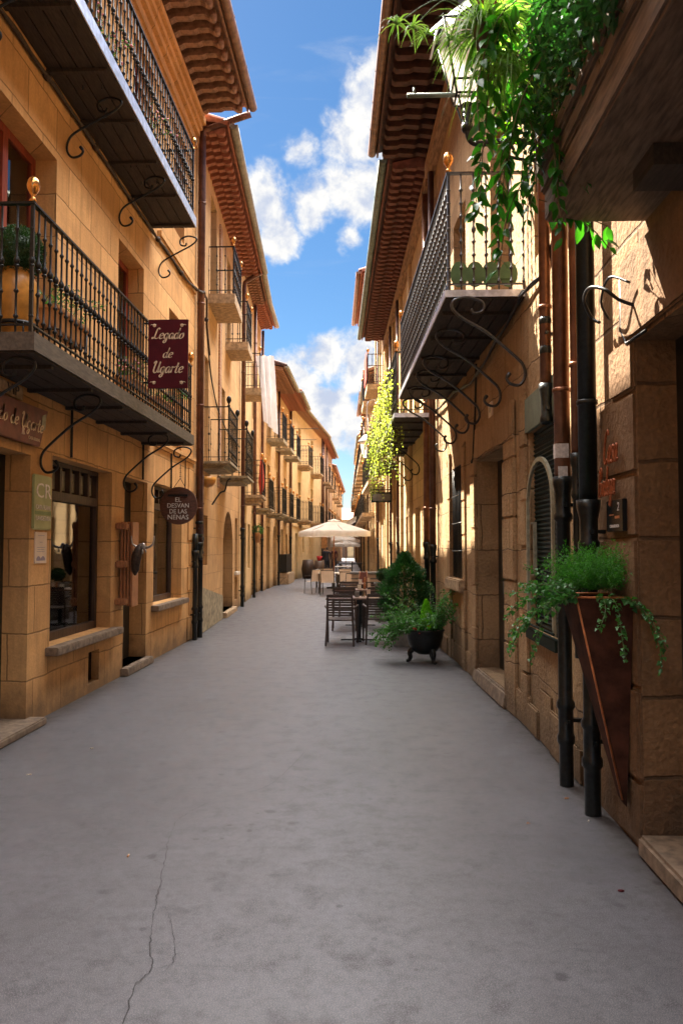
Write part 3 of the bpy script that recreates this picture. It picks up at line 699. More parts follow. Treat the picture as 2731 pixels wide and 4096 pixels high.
    def balpos(s, ya, yb, n1, sp):
        n = max(2, int((yb - ya) / sp)); P = [(ya + (yb - ya) * i / n, n1) for i in range(n + 1)]
        m_ = max(1, int(n1 / max(sp, .11)))
        for y in (ya, yb): P += [(y, n1 * i / m_) for i in range(m_)]
        return P

# ================================================================== LEFT SIDE
# A: ochre ashlar house with the two long balconies
A = Bld('L', -7, -3.14, 13.75, -3.14, 10.0, 'ochre ashlar house with two long iron balconies and shops below', cat='house')
up = [(6.2, 7.5, 3.3, 5.6), (9.45, 10.55, 3.3, 5.6), (11.95, 12.85, 3.3, 5.5), (2.6, 4.0, 3.3, 5.6)]
up2 = [(7.6, 8.7, 6.55, 8.8), (10.0, 10.9, 6.55, 8.7), (12.2, 12.9, 6.9, 8.6)]
A.wall([(5.3, 7.02, 0, 2.52), (7.52, 9.32, .67, 2.58), (8.60, 8.95, .10, .46), (9.82, 10.85, .10, 2.58), (11.2, 12.92, .80, 2.62), (.6, 3.6, .5, 2.5)] + up + up2, 'stone_a', t=.26, H=10.05)
A.roof(9.72, .98, 'tile_brown', 'rafter_brown', .30, 'gutter_copper', y0=4)
def cornice(q):
    for a, b_, n in ((9.05, 9.13, .04), (9.30, 9.40, .07), (9.40, 9.50, .12), (9.50, 9.62, .18)): q.box(-7, 13.74, 0, n, a, b_)
A.part('cornice', 'stone_a', cornice)
A.part('string_course', 'stone_a', lambda q: (q.box(11.2, 13.72, 0, .04, 6.30, 6.36), q.box(11.2, 13.72, 0, .07, 6.36, 6.44)))
A.part('string_course', 'stone_a', lambda q: (q.box(11.2, 13.72, 0, .035, 3.16, 3.21), q.box(11.2, 13.72, 0, .06, 3.21, 3.27)))
A.part('corner_stones', 'stone_a', lambda q: [q.box(13.35 + .12 * (i % 2), 13.742, 0, .02, .02 + i * .44, .44 + i * .44 - .006) for i in range(7)], bevel=.006)
for y0, y1, z0, z1 in up: A.opening(y0, y1, z0, z1, .22, 'french_window', 'red_wood', fw=.085)
for y0, y1, z0, z1 in up2: A.opening(y0, y1, z0, z1, .22, 'window', 'red_wood')
A.door(5.3, 7.02, .0, 2.52, .24, 'door_black')
A.door(9.82, 10.85, .10, 2.58, .24, 'door_black')
A.part('threshold', 'sill_stone', lambda q: q.box(9.74, 10.93, -.25, .10, 0, .10), bevel=.012)
A.part('threshold', 'sill_stone', lambda q: q.box(5.2, 7.12, -.25, .16, 0, .07), bevel=.012)
A.part('vent_grille', 'iron', lambda q: [q.box(8.60, 8.95, -.20, -.18, .10, .46)] + [q.box(8.62 + i * .045, 8.63 + i * .045, -.10, -.09, .10, .46) for i in range(8)])
# shop windows
def shop(y0, y1, z0, z1, zt, name):
    q = A.mb(); a, c = -.25, -.17; f = .07
    q.box(y0, y0 + f, a, c, z0, z1); q.box(y1 - f, y1, a, c, z0, z1); q.box(y0 + f, y1 - f, a, c, z0, z0 + .09); q.box(y0 + f, y1 - f, a, c, z1 - .05, z1)
    q.box(y0 + f, y1 - f, a, c + .02, zt, zt + .10)
    n = 6; wd = (y1 - y0 - 2 * f) / n
    for i in range(n + 1): q.box(y0 + f + i * wd - .028, y0 + f + i * wd + .028, a + .01, c + .008, zt + .10, z1 - .05)
    fr = q.build('shop_window', 'dark_wood', A.root, .004)
    for i in range(n):
        q = A.mb(); q.box(y0 + f + i * wd + .028, y0 + f + (i + 1) * wd - .028, a + .02, a + .03, zt + .13, z1 - .08); q.build('transom_pane', 'pale_metal', fr)
    q = A.mb(); q.box(y0 + f, y1 - f, -.215, -.207, z0 + .09, zt); q.build('pane', 'glass', fr)
    q = A.mb(); q.box(y0, y1, -1.1, -1.06, z0, z1); q.box(y0, y1, -1.06, -.26, z0 - .0, z0 + .06); q.box(y0 - .02, y0, -1.06, -.26, z0, z1); q.box(y1, y1 + .02, -1.06, -.26, z0, z1); q.box(y0, y1, -1.06, -.26, zt + .06, zt + .1)
    q.build('display_box', 'interior', fr)
    q = A.mb(); n = 30; s0 = y0 + (y1 - y0) * .50
    for i in range(n):
        ya, yb = s0 + (y1 - .1 - s0) * i / n, s0 + (y1 - .1 - s0) * (i + 1) / n; q.quad((ya, -.42 - .02 * sin(i), z0 + .06), (yb, -.42 - .02 * sin(i + 1), z0 + .06), (yb, -.42 - .02 * sin(i + 1), zt), (ya, -.42 - .02 * sin(i), zt))
    q.build('curtain', 'curtain', fr, normals=False); return fr
shop(7.52, 9.32, .67, 2.58, 2.15, 'shop'); shop(11.2, 12.92, .80, 2.62, 2.25, 'shop')
A.part('window_sill', 'sill_stone', lambda q: q.box(7.42, 9.46, -.18, .13, .585, .668), bevel=.01)
A.part('window_sill', 'sill_stone', lambda q: q.box(11.1, 13.02, -.18, .12, .715, .798), bevel=.01)
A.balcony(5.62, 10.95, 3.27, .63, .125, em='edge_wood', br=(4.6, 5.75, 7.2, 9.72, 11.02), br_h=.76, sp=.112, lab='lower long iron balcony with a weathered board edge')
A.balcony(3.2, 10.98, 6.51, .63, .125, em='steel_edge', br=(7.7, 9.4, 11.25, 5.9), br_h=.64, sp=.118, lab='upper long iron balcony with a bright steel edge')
A.cable([(-2, .03, 6.22), (4, .03, 6.25), (8, .035, 6.27), (12, .03, 6.30), (13.3, .05, 6.32), (13.85, .14, 6.38), (14.3, .10, 6.42), (14.7, .02, 6.05), (15.0, .02, 5.5)], .020, 'iron_rusty', knots=True)
A.cable([(13.0, .03, 2.62), (13.0, .03, 3.2)], .006)
for yy, z1 in ((7.95, 3.15), (10.55, 3.15), (12.1, 3.2)): A.cable([(yy, .02, 2.6), (yy, .02, z1)], .012, name='wall_conduit')
# shop sign on the balcony rail (hangs across the street)
t = thing('hanging_sign', 'tall maroon sign with cream lettering fixed to the lower balcony rail', 'sign', (-2.27, 8.62, 3.9))
q = MB(); q.box(-2.50, -2.04, 8.605, 8.635, 3.48, 4.28); q.build('board', 'maroon', t, .003)
def centre_script(mb, s, xc, y, z, h, sx, w=.05, shear=.12): script(mb, s, (xc - width(s, sx) * h / 2, y, z), (1, 0, 0), (0, 0, 1), h, w, False, shear, sx, .002)
for s_, z, h, sx in (('Legado', 4.055, .125, 1.02), ('de', 3.835, .115, 1.15), ('Ugarte', 3.66, .135, .98)):
    q = MB(); centre_script(q, s_, -2.275, 8.603, z, h, sx, .062, .22); q.build('lettering', 'letter_cream', t, normals=False)
q = MB()
for x, z, d in ((-2.43, 4.21, 1), (-2.11, 4.21, -1), (-2.43, 3.545, 1), (-2.11, 3.545, -1)):
    q._ball((x, 8.602, z), .020, 10, 6, (1, .1, 1)); q.tube(crv([(x - .045 * (1 if z < 4 else 1) * (d), 8.601, z), (x - .03 * d, 8.601, z + .01), (x, 8.601, z), (x + .02 * d, 8.601, z + .012)], 4), .004, 5)
q.build('ornament', 'letter_cream', t)
q = MB()
for z in (4.24, 3.55): q.tube([(-2.56, 8.62, z), (-2.48, 8.62, z)], .012, 8)
q.build('fixing', 'iron', t)
# round wooden sign on its chain
t = thing('hanging_sign', 'round brown wooden sign lettered in white, hung by a chain from a scroll bracket', 'sign', (-2.72, 11.0, 2.26))
q = MB(); K = 40; q.prism([(-2.72 + .275 * cos(2 * pi * k / K), 10.985, 2.26 + .275 * sin(2 * pi * k / K)) for k in range(K)], (0, .03, 0)); q.build('board', 'round_wood', t, .004)
q = MB(); q.box(-2.87, -2.585, 10.965, 10.984, 2.395, 2.425); q.build('groove_strip', 'iron', t)
for s_, z, sz, sx in (('EL', 2.345, .098, 1), ('DESVAN', 2.26, .092, .95), ('DE LAS', 2.175, .092, .9), ('NENAS', 2.09, .098, 1)):
    text(s_, sz, 'letter_white', t, basis((-2.725, 10.982, z), (1, 0, 0), (0, 0, 1)), depth=.004, sx=sx)
q = MB(); q.tube([(-2.80, 11, 2.52), (-2.70, 11, 2.66)], .004, 5); q.tube([(-2.62, 11, 2.52), (-2.70, 11, 2.66)], .004, 5)
for k in range(7): q.lathe((-2.70, 11, 2.66 + k * .03), [(.012, -.004), (.016, 0), (.012, .004)], 8, axis='xz'[k % 2] if k % 2 else 'x')
q.tube([(-2.70, 11, 2.66), (-2.70, 11, 2.90)], .004, 5); q.build('chain', 'iron', t)
# name board above the first shop door
t = thing('name_board', 'reddish wooden name board with cream lettering above the first shop door', 'sign', (-3.1, 6.6, 2.6))
q = MB(); q.prism([(-3.10, 5.75, 2.60), (-3.10, 7.05, 2.60), (-3.10, 7.22, 2.965), (-3.10, 5.75, 2.94)], (.035, 0, 0)); q.build('board', 'board_brown', t, .004)
q = MB(); script(q, 'Legado de Ugarte', (-3.062, 5.88, 2.735), (0, 1, 0), (0, 0, 1), .135, .085, False, .15, 1.28, .003); q.build('lettering', 'letter_cream', t, normals=False)
text('CASA RURAL', .042, 'letter_cream', t, basis((-3.062, 6.92, 2.655), (0, 1, 0), (0, 0, 1)), sx=1.0)
q = MB(); q.prism([(-3.063, 7.06, 2.74), (-3.063, 7.15, 2.78), (-3.063, 7.17, 2.93), (-3.063, 7.08, 2.90)], (.003, 0, 0)); q.build('emblem', 'pale_metal', t)
q = MB(); q.lathe((-3.062, 6.68, 2.665), [(.022, 0), (.012, .03), (.016, .05), (.004, .075)], 8); q.build('emblem', 'letter_cream', t)
t = thing('carved_plaque', 'sand coloured plaque with dark letters under the near end of the lower balcony', 'sign', (-3.1, 6.6, 3.0))
q = MB(); q.box(-3.14, -3.11, 5.9, 6.78, 2.985, 3.10); q.build('board', 'sill_pale', t, .004)
text('VIP', .13, 'iron', t, basis((-3.108, 6.58, 3.045), (0, 1, 0), (0, 0, 1)), sx=1.3)
# CR plate and notice
t = thing('house_plate', 'pale green plate lettered CR on the pier beside the shop window', 'sign', (-3.12, 7.26, 2.1))
q = MB(); q.box(-3.14, -3.115, 7.05, 7.465, 1.82, 2.35); q.build('plate', 'sign_green', t, .012)
q = MB(); q.box(-3.114, -3.111, 7.08, 7.44, 1.965, 2.0); q.build('band', 'sign_band', t)
text('CR', .20, 'letter_white', t, basis((-3.110, 7.26, 2.19), (0, 1, 0), (0, 0, 1)), sx=1.35)
text('CASA RURAL', .062, 'letter_white', t, basis((-3.110, 7.26, 2.035), (0, 1, 0), (0, 0, 1)), sx=.95)
text('LANDETXEA', .062, 'letter_white', t, basis((-3.110, 7.26, 1.93), (0, 1, 0), (0, 0, 1)), sx=.95)
t = thing('paper_notice', 'white notice sheet on the pier just below the green plate', 'notice', (-3.12, 7.25, 1.65))
q = MB(); q.box(-3.14, -3.128, 7.13, 7.39, 1.50, 1.80); q.build('sheet', 'paper', t)
q = MB()
for k, (z, a, b_) in enumerate(((1.765, .06, .2), (1.70, .1, .16), (1.65, .04, .22), (1.63, .05, .2), (1.61, .04, .21))): q.box(-3.1275, -3.1265, 7.13 + a, 7.13 + b_, z, z + .004)
q.add([(-3.127, 7.155 + .2 * i / 10, 1.525) for i in range(11)] + [(-3.127, 7.155 + .2 * i / 10, 1.545 + .025 * abs(sin(i * .63))) for i in range(11)], [(i, i + 1, 12 + i, 11 + i) for i in range(10)])
q.build('printing', 'paper_ink', t)
# slatted wooden panel and ornament by the second door
t = thing('wooden_shutter', 'folded orange wooden shutter with three blocks hanging beside the second shop door', 'shutter', (-3.05, 9.65, .9))
for k in range(4):
    q = MB(); q.box(-3.115 + .042 * k, -3.085 + .042 * k, 9.60, 9.80 + .02 * k, .93 - .01 * k, 1.98); q.build('slat', 'orange_wood', t, .006)
for z in (1.88, 1.40, .93):
    q = MB(); q.box(-3.14, -3.0, 9.46, 9.60, z, z + .085); q.build('block', 'orange_wood', t, .014)
q = MB(); q.box(-3.02, -2.96, 9.70, 9.83, 1.22, 1.26); q.build('latch', 'orange_wood', t, .004)
t = thing('wall_ornament', 'dark animal head ornament with pale curved horns hanging by the second shop door', 'ornament', (-2.95, 9.6, 1.5))
q = MB(); q.tube(crv([(-2.93, 9.62, 1.30), (-2.92, 9.60, 1.38), (-2.91, 9.59, 1.50), (-2.89, 9.60, 1.60), (-2.87, 9.63, 1.66), (-2.85, 9.66, 1.68)], 4), [.014, .02, .03, .042, .05, .052, .055, .058, .06, .062, .062, .058, .058, .055, .05, .045, .045, .04, .035, .03, .02], 10); q.build('head', 'iron_rusty', t)
for sx_, a in ((1, .0), (-1, .0)):
    q = MB(); q.tube(crv([(-2.83, 9.64, 1.66), (-2.83 + sx_ * .07, 9.62, 1.655), (-2.83 + sx_ * .13, 9.60, 1.70), (-2.83 + sx_ * .145, 9.60, 1.80)], 5), [.022 - .001 * k for k in range(16)], 8); q.build('horn', 'horn', t)
q = MB(); q._ball((-2.83, 9.62, 1.67), .032, 10, 8, (1, 1, 1.3)); q._ball((-2.83, 9.60, 1.60), .014, 8, 6, (1, 1, 2.4)); q._ball((-2.79, 9.60, 1.61), .012, 8, 6, (1, 1, 2)); q.build('crown_ornament', 'horn', t)

# things behind the shop glass
def flowers(name, label, c, rad, n, fm, lm, seed, pot=None):
    r = random.Random(seed); t = thing(name, label, 'plant', c); q = MB(); f = MB()
    ballbush(q, (c[0], c[1], c[2] + rad * .6), rad, n, rad * .3, r, 1.0, .3); q.build('foliage', lm, t, normals=False)
    for i in range(14):
        d = rv(r).normalized() * rad * r.uniform(.6, 1.1); f._ball((c[0] + d.x, c[1] + d.y, c[2] + rad * .6 + d.z), rad * .17, 7, 5, (1, 1, .8))
    f.build('blossom', fm, t)
    if pot: 
        p = MB(); p.lathe((c[0], c[1], c[2] - pot), [(rad * .45, 0), (rad * .6, pot * .9), (rad * .65, pot), (rad * .55, pot * .95)], 12); p.build('pot', 'terracotta', t)
    return t
flowers('flower_bunch', 'red flowers in the first shop window, upper left of the display', (-3.50, 7.78, 1.52), .16, 260, 'flower_red', 'leaf_dark', 3)
flowers('potted_plant', 'bushy green plant low in the first shop window', (-3.50, 7.85, 1.12), .17, 420, 'soil', 'leaf_ivy', 4, .36)
flowers('potted_plant', 'small red and green plant high in the second shop window', (-3.5, 11.75, 1.62), .12, 260, 'flower_red', 'leaf_lime', 5)
flowers('potted_plant', 'trailing green plant standing in the second shop window', (-3.5, 11.62, 1.18), .20, 420, 'flower_red', 'leaf_ivy', 6, .26)
t = thing('white_stool', 'small white stool standing in the first shop window', 'stool', (-3.62, 8.32, .73))
q = MB(); q.box(-3.76, -3.48, 8.14, 8.48, .97, 1.0); q.build('seat', 'white_paint', t, .006)
for x in (-3.74, -3.52):
    for y in (8.17, 8.43): q = MB(); q.box(x, x + .025, y, y + .025, .73, .97); q.build('leg', 'white_paint', t)
t = thing('shop_figure', 'dark metal garden ornament on the floor of the first shop window', 'ornament', (-3.5, 7.98, .73))
q = MB(); q.lathe((-3.5, 7.98, .73), [(.09, 0), (.09, .02), (.03, .05), (.025, .16), (.07, .2), (.09, .28), (.05, .36), (.02, .40), (.03, .46), (.005, .5)], 12); q.build('body', 'iron', t)

# pots on the lower balcony
r = random.Random(11)
t = thing('oil_jar_plant', 'big glazed ochre jar with a clipped round bush behind the lower balcony rail', 'plant pot', (-2.82, 6.0, 3.28))
q = MB(); q.lathe((-2.82, 6.0, 3.33), [(.075, 0), (.10, .02), (.145, .16), (.172, .32), (.165, .44), (.125, .52), (.115, .54), (.13, .56), (.11, .555)], 22); q.build('jar', 'glazed_jar', t)
q = MB(); ballbush(q, (-2.82, 6.0, 4.04), .205, 5200, .022, r, 1.0, .86); q.build('foliage', 'leaf_box', t, normals=False)
q = MB(); q._ball((-2.82, 6.0, 4.04), .172, 16, 10, (1, 1, 1)); q.build('inner_twigs', 'leaf_box', t)
q = MB(); q.lathe((-2.82, 6.0, 3.43), [(.142, 0), (.150, 0), (.150, .03), (.142, .03)], 20, cap=False)
for k in range(4):
    a = pi / 4 + k * pi / 2; q.tube([(-2.82 + .14 * cos(a), 6 + .14 * sin(a), 3.46), (-2.82 + .155 * cos(a), 6 + .155 * sin(a), 3.28)], .008, 6)
q.build('stand', 'iron', t)
def trough(y0, y1, label, seed, fl='flower_pink', m_='terracotta', x=-2.82, z=3.6, cat='planter'):
    r = random.Random(seed); t = thing('trough_planter', label, cat, (x, (y0 + y1) / 2, z))
    q = MB(); q.prism([(x - .07, y0, z), (x + .07, y0, z), (x + .10, y0, z + .18), (x - .10, y0, z + .18)], (0, y1 - y0, 0)); q.box(x - .115, x + .115, y0 - .01, y1 + .01, z + .16, z + .20); q.build('trough', m_, t, .006)
    q = MB(); sm = MB(); f = MB()
    for i in range(16):
        y = r.uniform(y0, y1); P = trail(q, sm, (x + r.uniform(-.05, .05), y, z + .19), (r.uniform(-.2, .8), r.uniform(-.6, .6), 1.1), r.uniform(.25, .5), r, .035, .03, 1.1)
        for p in P[len(P) // 2::3]: f._ball(p, .018, 6, 4, (1, 1, .8))
    q.build('foliage', 'leaf_ivy', t, normals=False); sm.build('stems', 'stem_green', t)
    if fl: f.build('blossom', fl, t)
    s_ = MB()
    for y in (y0 + .08, y1 - .08):
        s_.tube([(x - .1, y, z), (x + .1, y, z)], .008, 6)
        for d in (-.1, .1): s_.tube([(x + d, y, z + .12), (x + d, y, z - .30)], .008, 6)
    s_.build('stand', 'iron', t); return t
trough(6.55, 7.35, 'terracotta trough on an iron stand behind the lower balcony rail near the jar', 21, None)
trough(8.55, 9.25, 'trough with pink flowers behind the maroon sign on the lower balcony', 22, x=-2.78, z=3.42)
trough(9.75, 10.5, 'far trough with trailing green plants at the end of the lower balcony', 23, None, x=-2.78, z=3.42)
trough(7.4, 8.2, 'trough with pale flowers on the upper balcony', 24, x=-2.78, z=6.62)
trough(9.0, 9.6, 'small trough with pink flowers farther along the upper balcony', 25, x=-2.78, z=6.62)

# B: house with the arched door and brick pier
B = Bld('L', 13.75, -3.14, 21.4, -3.56, 9.9, 'sandstone house with brick pier, arched doorway and four stone balconies', cat='house')
B.wall([(17.9, 19.85, .12, 2.55, 1), (20.3, 20.9, 1.0, 2.45), (20.3, 20.9, .25, .85), (15.6, 16.5, 6.9, 9.1), (18.3, 19.0, 6.6, 8.8), (14.75, 15.5, 3.3, 5.5), (17.3, 18.1, 3.3, 5.4), (14.9, 15.5, 1.3, 2.3)], 'stone_b', t=.3, H=9.85)
B.roof(9.42, .62, 'tile_red', 'tile_red', .27, 'gutter_grey', curl=False)
B.part('brick_pier', 'brick_red', lambda q: q.box(14.0, 14.62, 0, .05, 3.0, 9.3))
B.part('brick_pier', 'brick_red', lambda q: q.box(16.9, 17.2, 0, .04, 3.0, 9.0))
B.part('plinth', 'moss_stone', lambda q: q.prism([(14.1, 0, 0), (17.6, 0, 0), (17.6, 0, .55), (14.1, 0, .95)], (0, .05, 0)), bevel=.012)
B.door(17.9, 19.85, .12, 2.3, .28, 'door_brown'); B.door(20.3, 20.9, .25, .85, .1, 'door_black', False)
B.part('threshold', 'sill_pale', lambda q: q.box(17.8, 19.95, -.28, .12, 0, .12), bevel=.01)
B.part('window_sill', 'white_paint', lambda q: q.box(20.2, 21.0, -.2, .08, .92, 1.0), bevel=.006)
for a in ((20.3, 20.9, 1.0, 2.45), (15.6, 16.5, 6.9, 9.1), (18.3, 19.0, 6.6, 8.8), (14.75, 15.5, 3.3, 5.5), (17.3, 18.1, 3.3, 5.4), (14.9, 15.5, 1.3, 2.3)): B.opening(*a, .2, 'window', 'door_brown')
B.balcony(15.35, 16.75, 6.87, .55, .20, 'sill_pale', None, sp=.16, knobs=3, railH=1.0, under=False, finm='brass')
B.balcony(18.1, 19.2, 6.62, .55, .20, 'sill_pale', None, sp=.16, knobs=3, railH=1.0, under=False, finm='brass')
B.balcony(14.35, 15.85, 3.30, .60, .13, 'moss_stone', None, sp=.16, knobs=3, railH=1.05, under=False, finm='iron', mold=True)
B.balcony(16.9, 18.4, 3.26, .68, .13, 'moss_stone', None, sp=.16, knobs=3, railH=1.05, under=False, finm='iron', mold=True)
B.part('wall_crane', 'iron', lambda q: q.tube(crv([(15.9, .03, 2.55), (15.9, .20, 2.8), (15.9, .3, 2.85), (15.9, .35, 3.05), (15.9, .42, 3.1)], 5), .018, 6))
B.cable([(14.9, .03, 6.1), (15.6, .03, 5.2), (16.5, .03, 4.75), (18, .03, 4.5), (21, .03, 4.45)], .014)
A.pipe(13.84, .10, 1.55, 9.65, .062, 'pipe_brown', 1.75, zgut=9.75, over=1.0)
for y, n, z0, z1 in ((13.95, .12, 0, 1.9),): pass
P = A.pipe(13.62, .08, 0, 1.9, .05, 'cast_iron', 1.6); 
B.pipe(14.02, .10, 0, 3.0, .055, 'pipe_brown', 1.85)
t = thing('wall_lantern', 'round ochre lamp bowl on the brick pier just past the first brown downpipe', 'lamp', (-3.0, 14.3, 2.9))
q = MB(); q.lathe((-2.98, 14.25, 2.78), [(.02, 0), (.10, .03), (.16, .12), (.17, .2), (.0, .2)], 16); q.build('bowl', 'glazed_jar', t)
q = MB(); q.tube([(-3.16, 14.25, 2.98), (-2.98, 14.25, 2.98)], .012, 6); q.build('arm', 'iron', t)
B.pipe(21.3, .1, 0, 9.4, .06, 'pipe_brown', 2.2, zgut=9.5, over=.62)

# C, D: narrow houses
Cc = Bld('L', 21.4, -3.56, 25.3, -3.80, 10.3, 'narrow ochre house with a small balcony and pale cloth hung out', cat='house')
Cc.wall([(22.4, 23.3, 0, 2.4), (23.9, 24.7, 1.0, 2.4), (22.0, 22.8, 6.4, 8.4), (22.5, 23.3, 3.2, 5.2)], 'stone_yellow', t=.25, H=10.2)
Cc.roof(9.85, .50, 'tile_dark', 'tile_brown', .24, 'gutter_grey', curl=False)
Cc.door(22.4, 23.3, 0, 2.4, .22, 'door_brown'); Cc.opening(23.9, 24.7, 1.0, 2.4); Cc.opening(22.0, 22.8, 6.4, 8.4); Cc.opening(22.5, 23.3, 3.2, 5.2)
Cc.balcony(21.9, 23.0, 6.3, .55, .2, 'sill_pale', None, sp=.14, far=True); Cc.balcony(22.2, 23.6, 3.2, .6, .25, 'sill_pale', None, sp=.14, far=True, mold=True)
Cc.pipe(25.2, .1, 0, 9.8, .055, 'pipe_brown', 2.2)
t = thing('hanging_cloth', 'long white cloth hanging from the upper balcony of the narrow ochre house', 'cloth', (-2.95, 22.3, 7.2))
q = MB(); r = random.Random(5); nU, nV = 22, 16; vs = []
for j in range(nV + 1):
    for i in range(nU + 1):
        u, v_ = i / nU, j / nV; vs.append((-3.20 + .52 * u * (1 - .2 * v_) + .20 * v_ + .03 * sin(u * 19 + v_ * 2), 21.9 + .06 * cos(u * 19 + v_) + .15 * v_, 7.25 - v_ * (1.85 + .45 * u) ))
q.add(vs, [(j * (nU + 1) + i, j * (nU + 1) + i + 1, (j + 1) * (nU + 1) + i + 1, (j + 1) * (nU + 1) + i) for j in range(nV) for i in range(nU)], True)
o = q.build('sheet', 'linen', t, normals=False)
t = thing('rolled_parasol', 'closed red parasol leaning on the lower balcony of the narrow ochre house', 'parasol', (-3.05, 22.5, 3.2))
q = MB(); q.lathe((-3.1, 22.5, 3.22), [(.02, 0), (.06, .15), (.09, .4), (.05, .9), (.015, 1.25)], 10); q.build('cloth', 'red_cloth_dark', t)
q = MB(); q.tube([(-3.1, 22.5, 4.4), (-3.1, 22.5, 4.65)], .012, 6); q.build('pole', 'iron', t)

D = Bld('L', 25.3, -3.95, 29.2, -4.05, 10.6, 'tall narrow house with a deep red tiled eave', cat='house')
D.wall([(26.0, 27.0, 0, 2.4), (27.4, 28.3, .0, 2.5, 1), (26.3, 27.1, 3.0, 5.0), (26.3, 27.1, 6.2, 8.2)], 'stone_c', t=.25, H=10.5)
D.roof(10.15, .55, 'tile_red', 'tile_red', .24, 'gutter_grey', curl=False)
D.door(26.0, 27.0, 0, 2.4, .2, 'door_brown'); D.door(27.4, 28.3, 0, 2.3, .2, 'door_black'); D.opening(26.3, 27.1, 3.0, 5.0); D.opening(26.3, 27.1, 6.2, 8.2)
D.balcony(26.0, 27.5, 3.0, .7, .16, 'moss_stone', None, sp=.14, far=True, mold=True); D.pipe(28.9, .1, 0, 10.0, .055, 'pipe_brown', 2.0)
E_ = Bld('L', 29.2, -3.95, 38.5, -3.88, 9.3, 'long house with brown eaves, six iron balconies and an arched carved doorway', cat='house')
ops = [(30.2, 31.2, 0, 2.5), (32.2, 33.3, 0, 2.6, 1), (35, 36, 0, 2.5), (37, 37.8, .9, 2.3)] + [(y, y + .9, z, z + 2) for y in (30.3, 33.2, 36.2) for z in (3.0, 6.0)]
E_.wall(ops, 'stone_c', t=.25, H=9.0)
E_.roof(8.6, .82, 'tile_dark', 'tile_brown', .26, 'gutter_grey', curl=False, y1=34.0); 
E_.roof(8.62, .95, 'tile_red', 'tile_red', .26, 'gutter_grey', curl=False, y0=34.05)
for i, o in enumerate(ops): (E_.door(*o[:4], .2, 'door_brown' if i % 2 else 'door_black') if i < 3 else E_.opening(*o[:4]))
for y in (30.0, 32.9, 35.9):
    for z in (3.0, 6.0): E_.balcony(y, y + 1.5, z, .68, .14, 'moss_stone', None, sp=.14, far=True, mold=(z == 3.0))
for y in (33.4, 38.4): E_.pipe(y, .1, 0, 8.6, .055, 'pipe_brown', 2.2)
E_.part('hoist_arm', 'iron', lambda q: [q.tube([(37.5, 0, 5.9 + k * .55), (37.5, 1.2 + .12 * k, 5.9 + k * .55)], .015, 5) for k in range(4)])
F = Bld('L', 38.5, -3.75, 50.0, -2.92, 9.6, 'smooth yellow house with four small balconies where the street narrows', cat='house')
ops = [(39.6, 40.4, 0, 2.4), (42, 42.6, 1.4, 2.3), (44.5, 45, 1.3, 2.4)] + [(y, y + .9, z, z + 2) for y in (40.5, 45.2) for z in (3.15, 6.1)]
F.wall(ops, 'stone_yellow', t=.25, H=9.4)
F.roof(8.85, .52, 'tile_red', 'tile_brown', .26, 'gutter_grey', curl=False)
for i, o in enumerate(ops): (F.door(*o[:4], .2, 'door_brown') if i < 1 else F.opening(*o[:4], .2, 'window', 'door_brown', 'interior'))
for y in (40.3, 45.0):
    for z in (3.1, 6.05): F.balcony(y, y + 1.4, z, .62, .22, 'sill_pale', None, sp=.14, far=True, mold=True)
F.part('string_course', 'stone_yellow', lambda q: q.box(38.6, 49.9, 0, .05, 2.75, 2.85)); F.pipe(49.8, .08, 0, 8.8, .05, 'pipe_brown', 2)
G = Bld('L', 50.0, -2.92, 62, -2.75, 9.6, 'pinkish house with a rounded red roof end past the yellow house', cat='house')
ops = [(y, y + 1, z, z + 2) for y in (51, 54, 57.5) for z in (3.1, 6.1)] + [(52.5, 53.5, 0, 2.4), (58, 59, 0, 2.4)]
G.wall(ops, 'stone_pink', t=.22, H=9.2); G.roof(8.9, .42, 'tile_red', 'tile_red', .3, 'gutter_grey', curl=False)
for o in ops: G.opening(*o[:4], .18, 'window', 'door_brown', 'interior', bars=0)
for y in (50.8, 53.8, 57.3):
    for z in (3.05, 6.05): G.balcony(y, y + 1.4, z, .5, .16, 'sill_pale', None, sp=.16, far=True)
for yy in (51, 54.2): G.pipe(yy, .08, 0, 8.8, .05, 'pipe_brown', 2)
Hh = Bld('L', 62, -2.85, 92, -2.9, 8.4, 'farthest left row house in shade with dark balconies', cat='house')
ops = [(y, y + 1, z, z + 2) for y in (64, 69, 75, 82) for z in (3.1, 5.9)] + [(66, 67.5, 0, 2.5), (72, 73.5, 0, 2.5), (79, 80.5, 0, 2.5)]
Hh.wall(ops, 'stone_b', t=.22, H=8.3); Hh.roof(8.2, .4, 'tile_brown', 'tile_brown', .4, None, curl=False)
for o in ops: Hh.opening(*o[:4], .18, 'window', 'door_brown', 'interior', bars=0)
for y in (63.8, 68.8, 74.8):
    for z in (3.05, 5.85): Hh.balcony(y, y + 1.4, z, .6, .16, 'sill_pale', None, sp=.16, far=True)

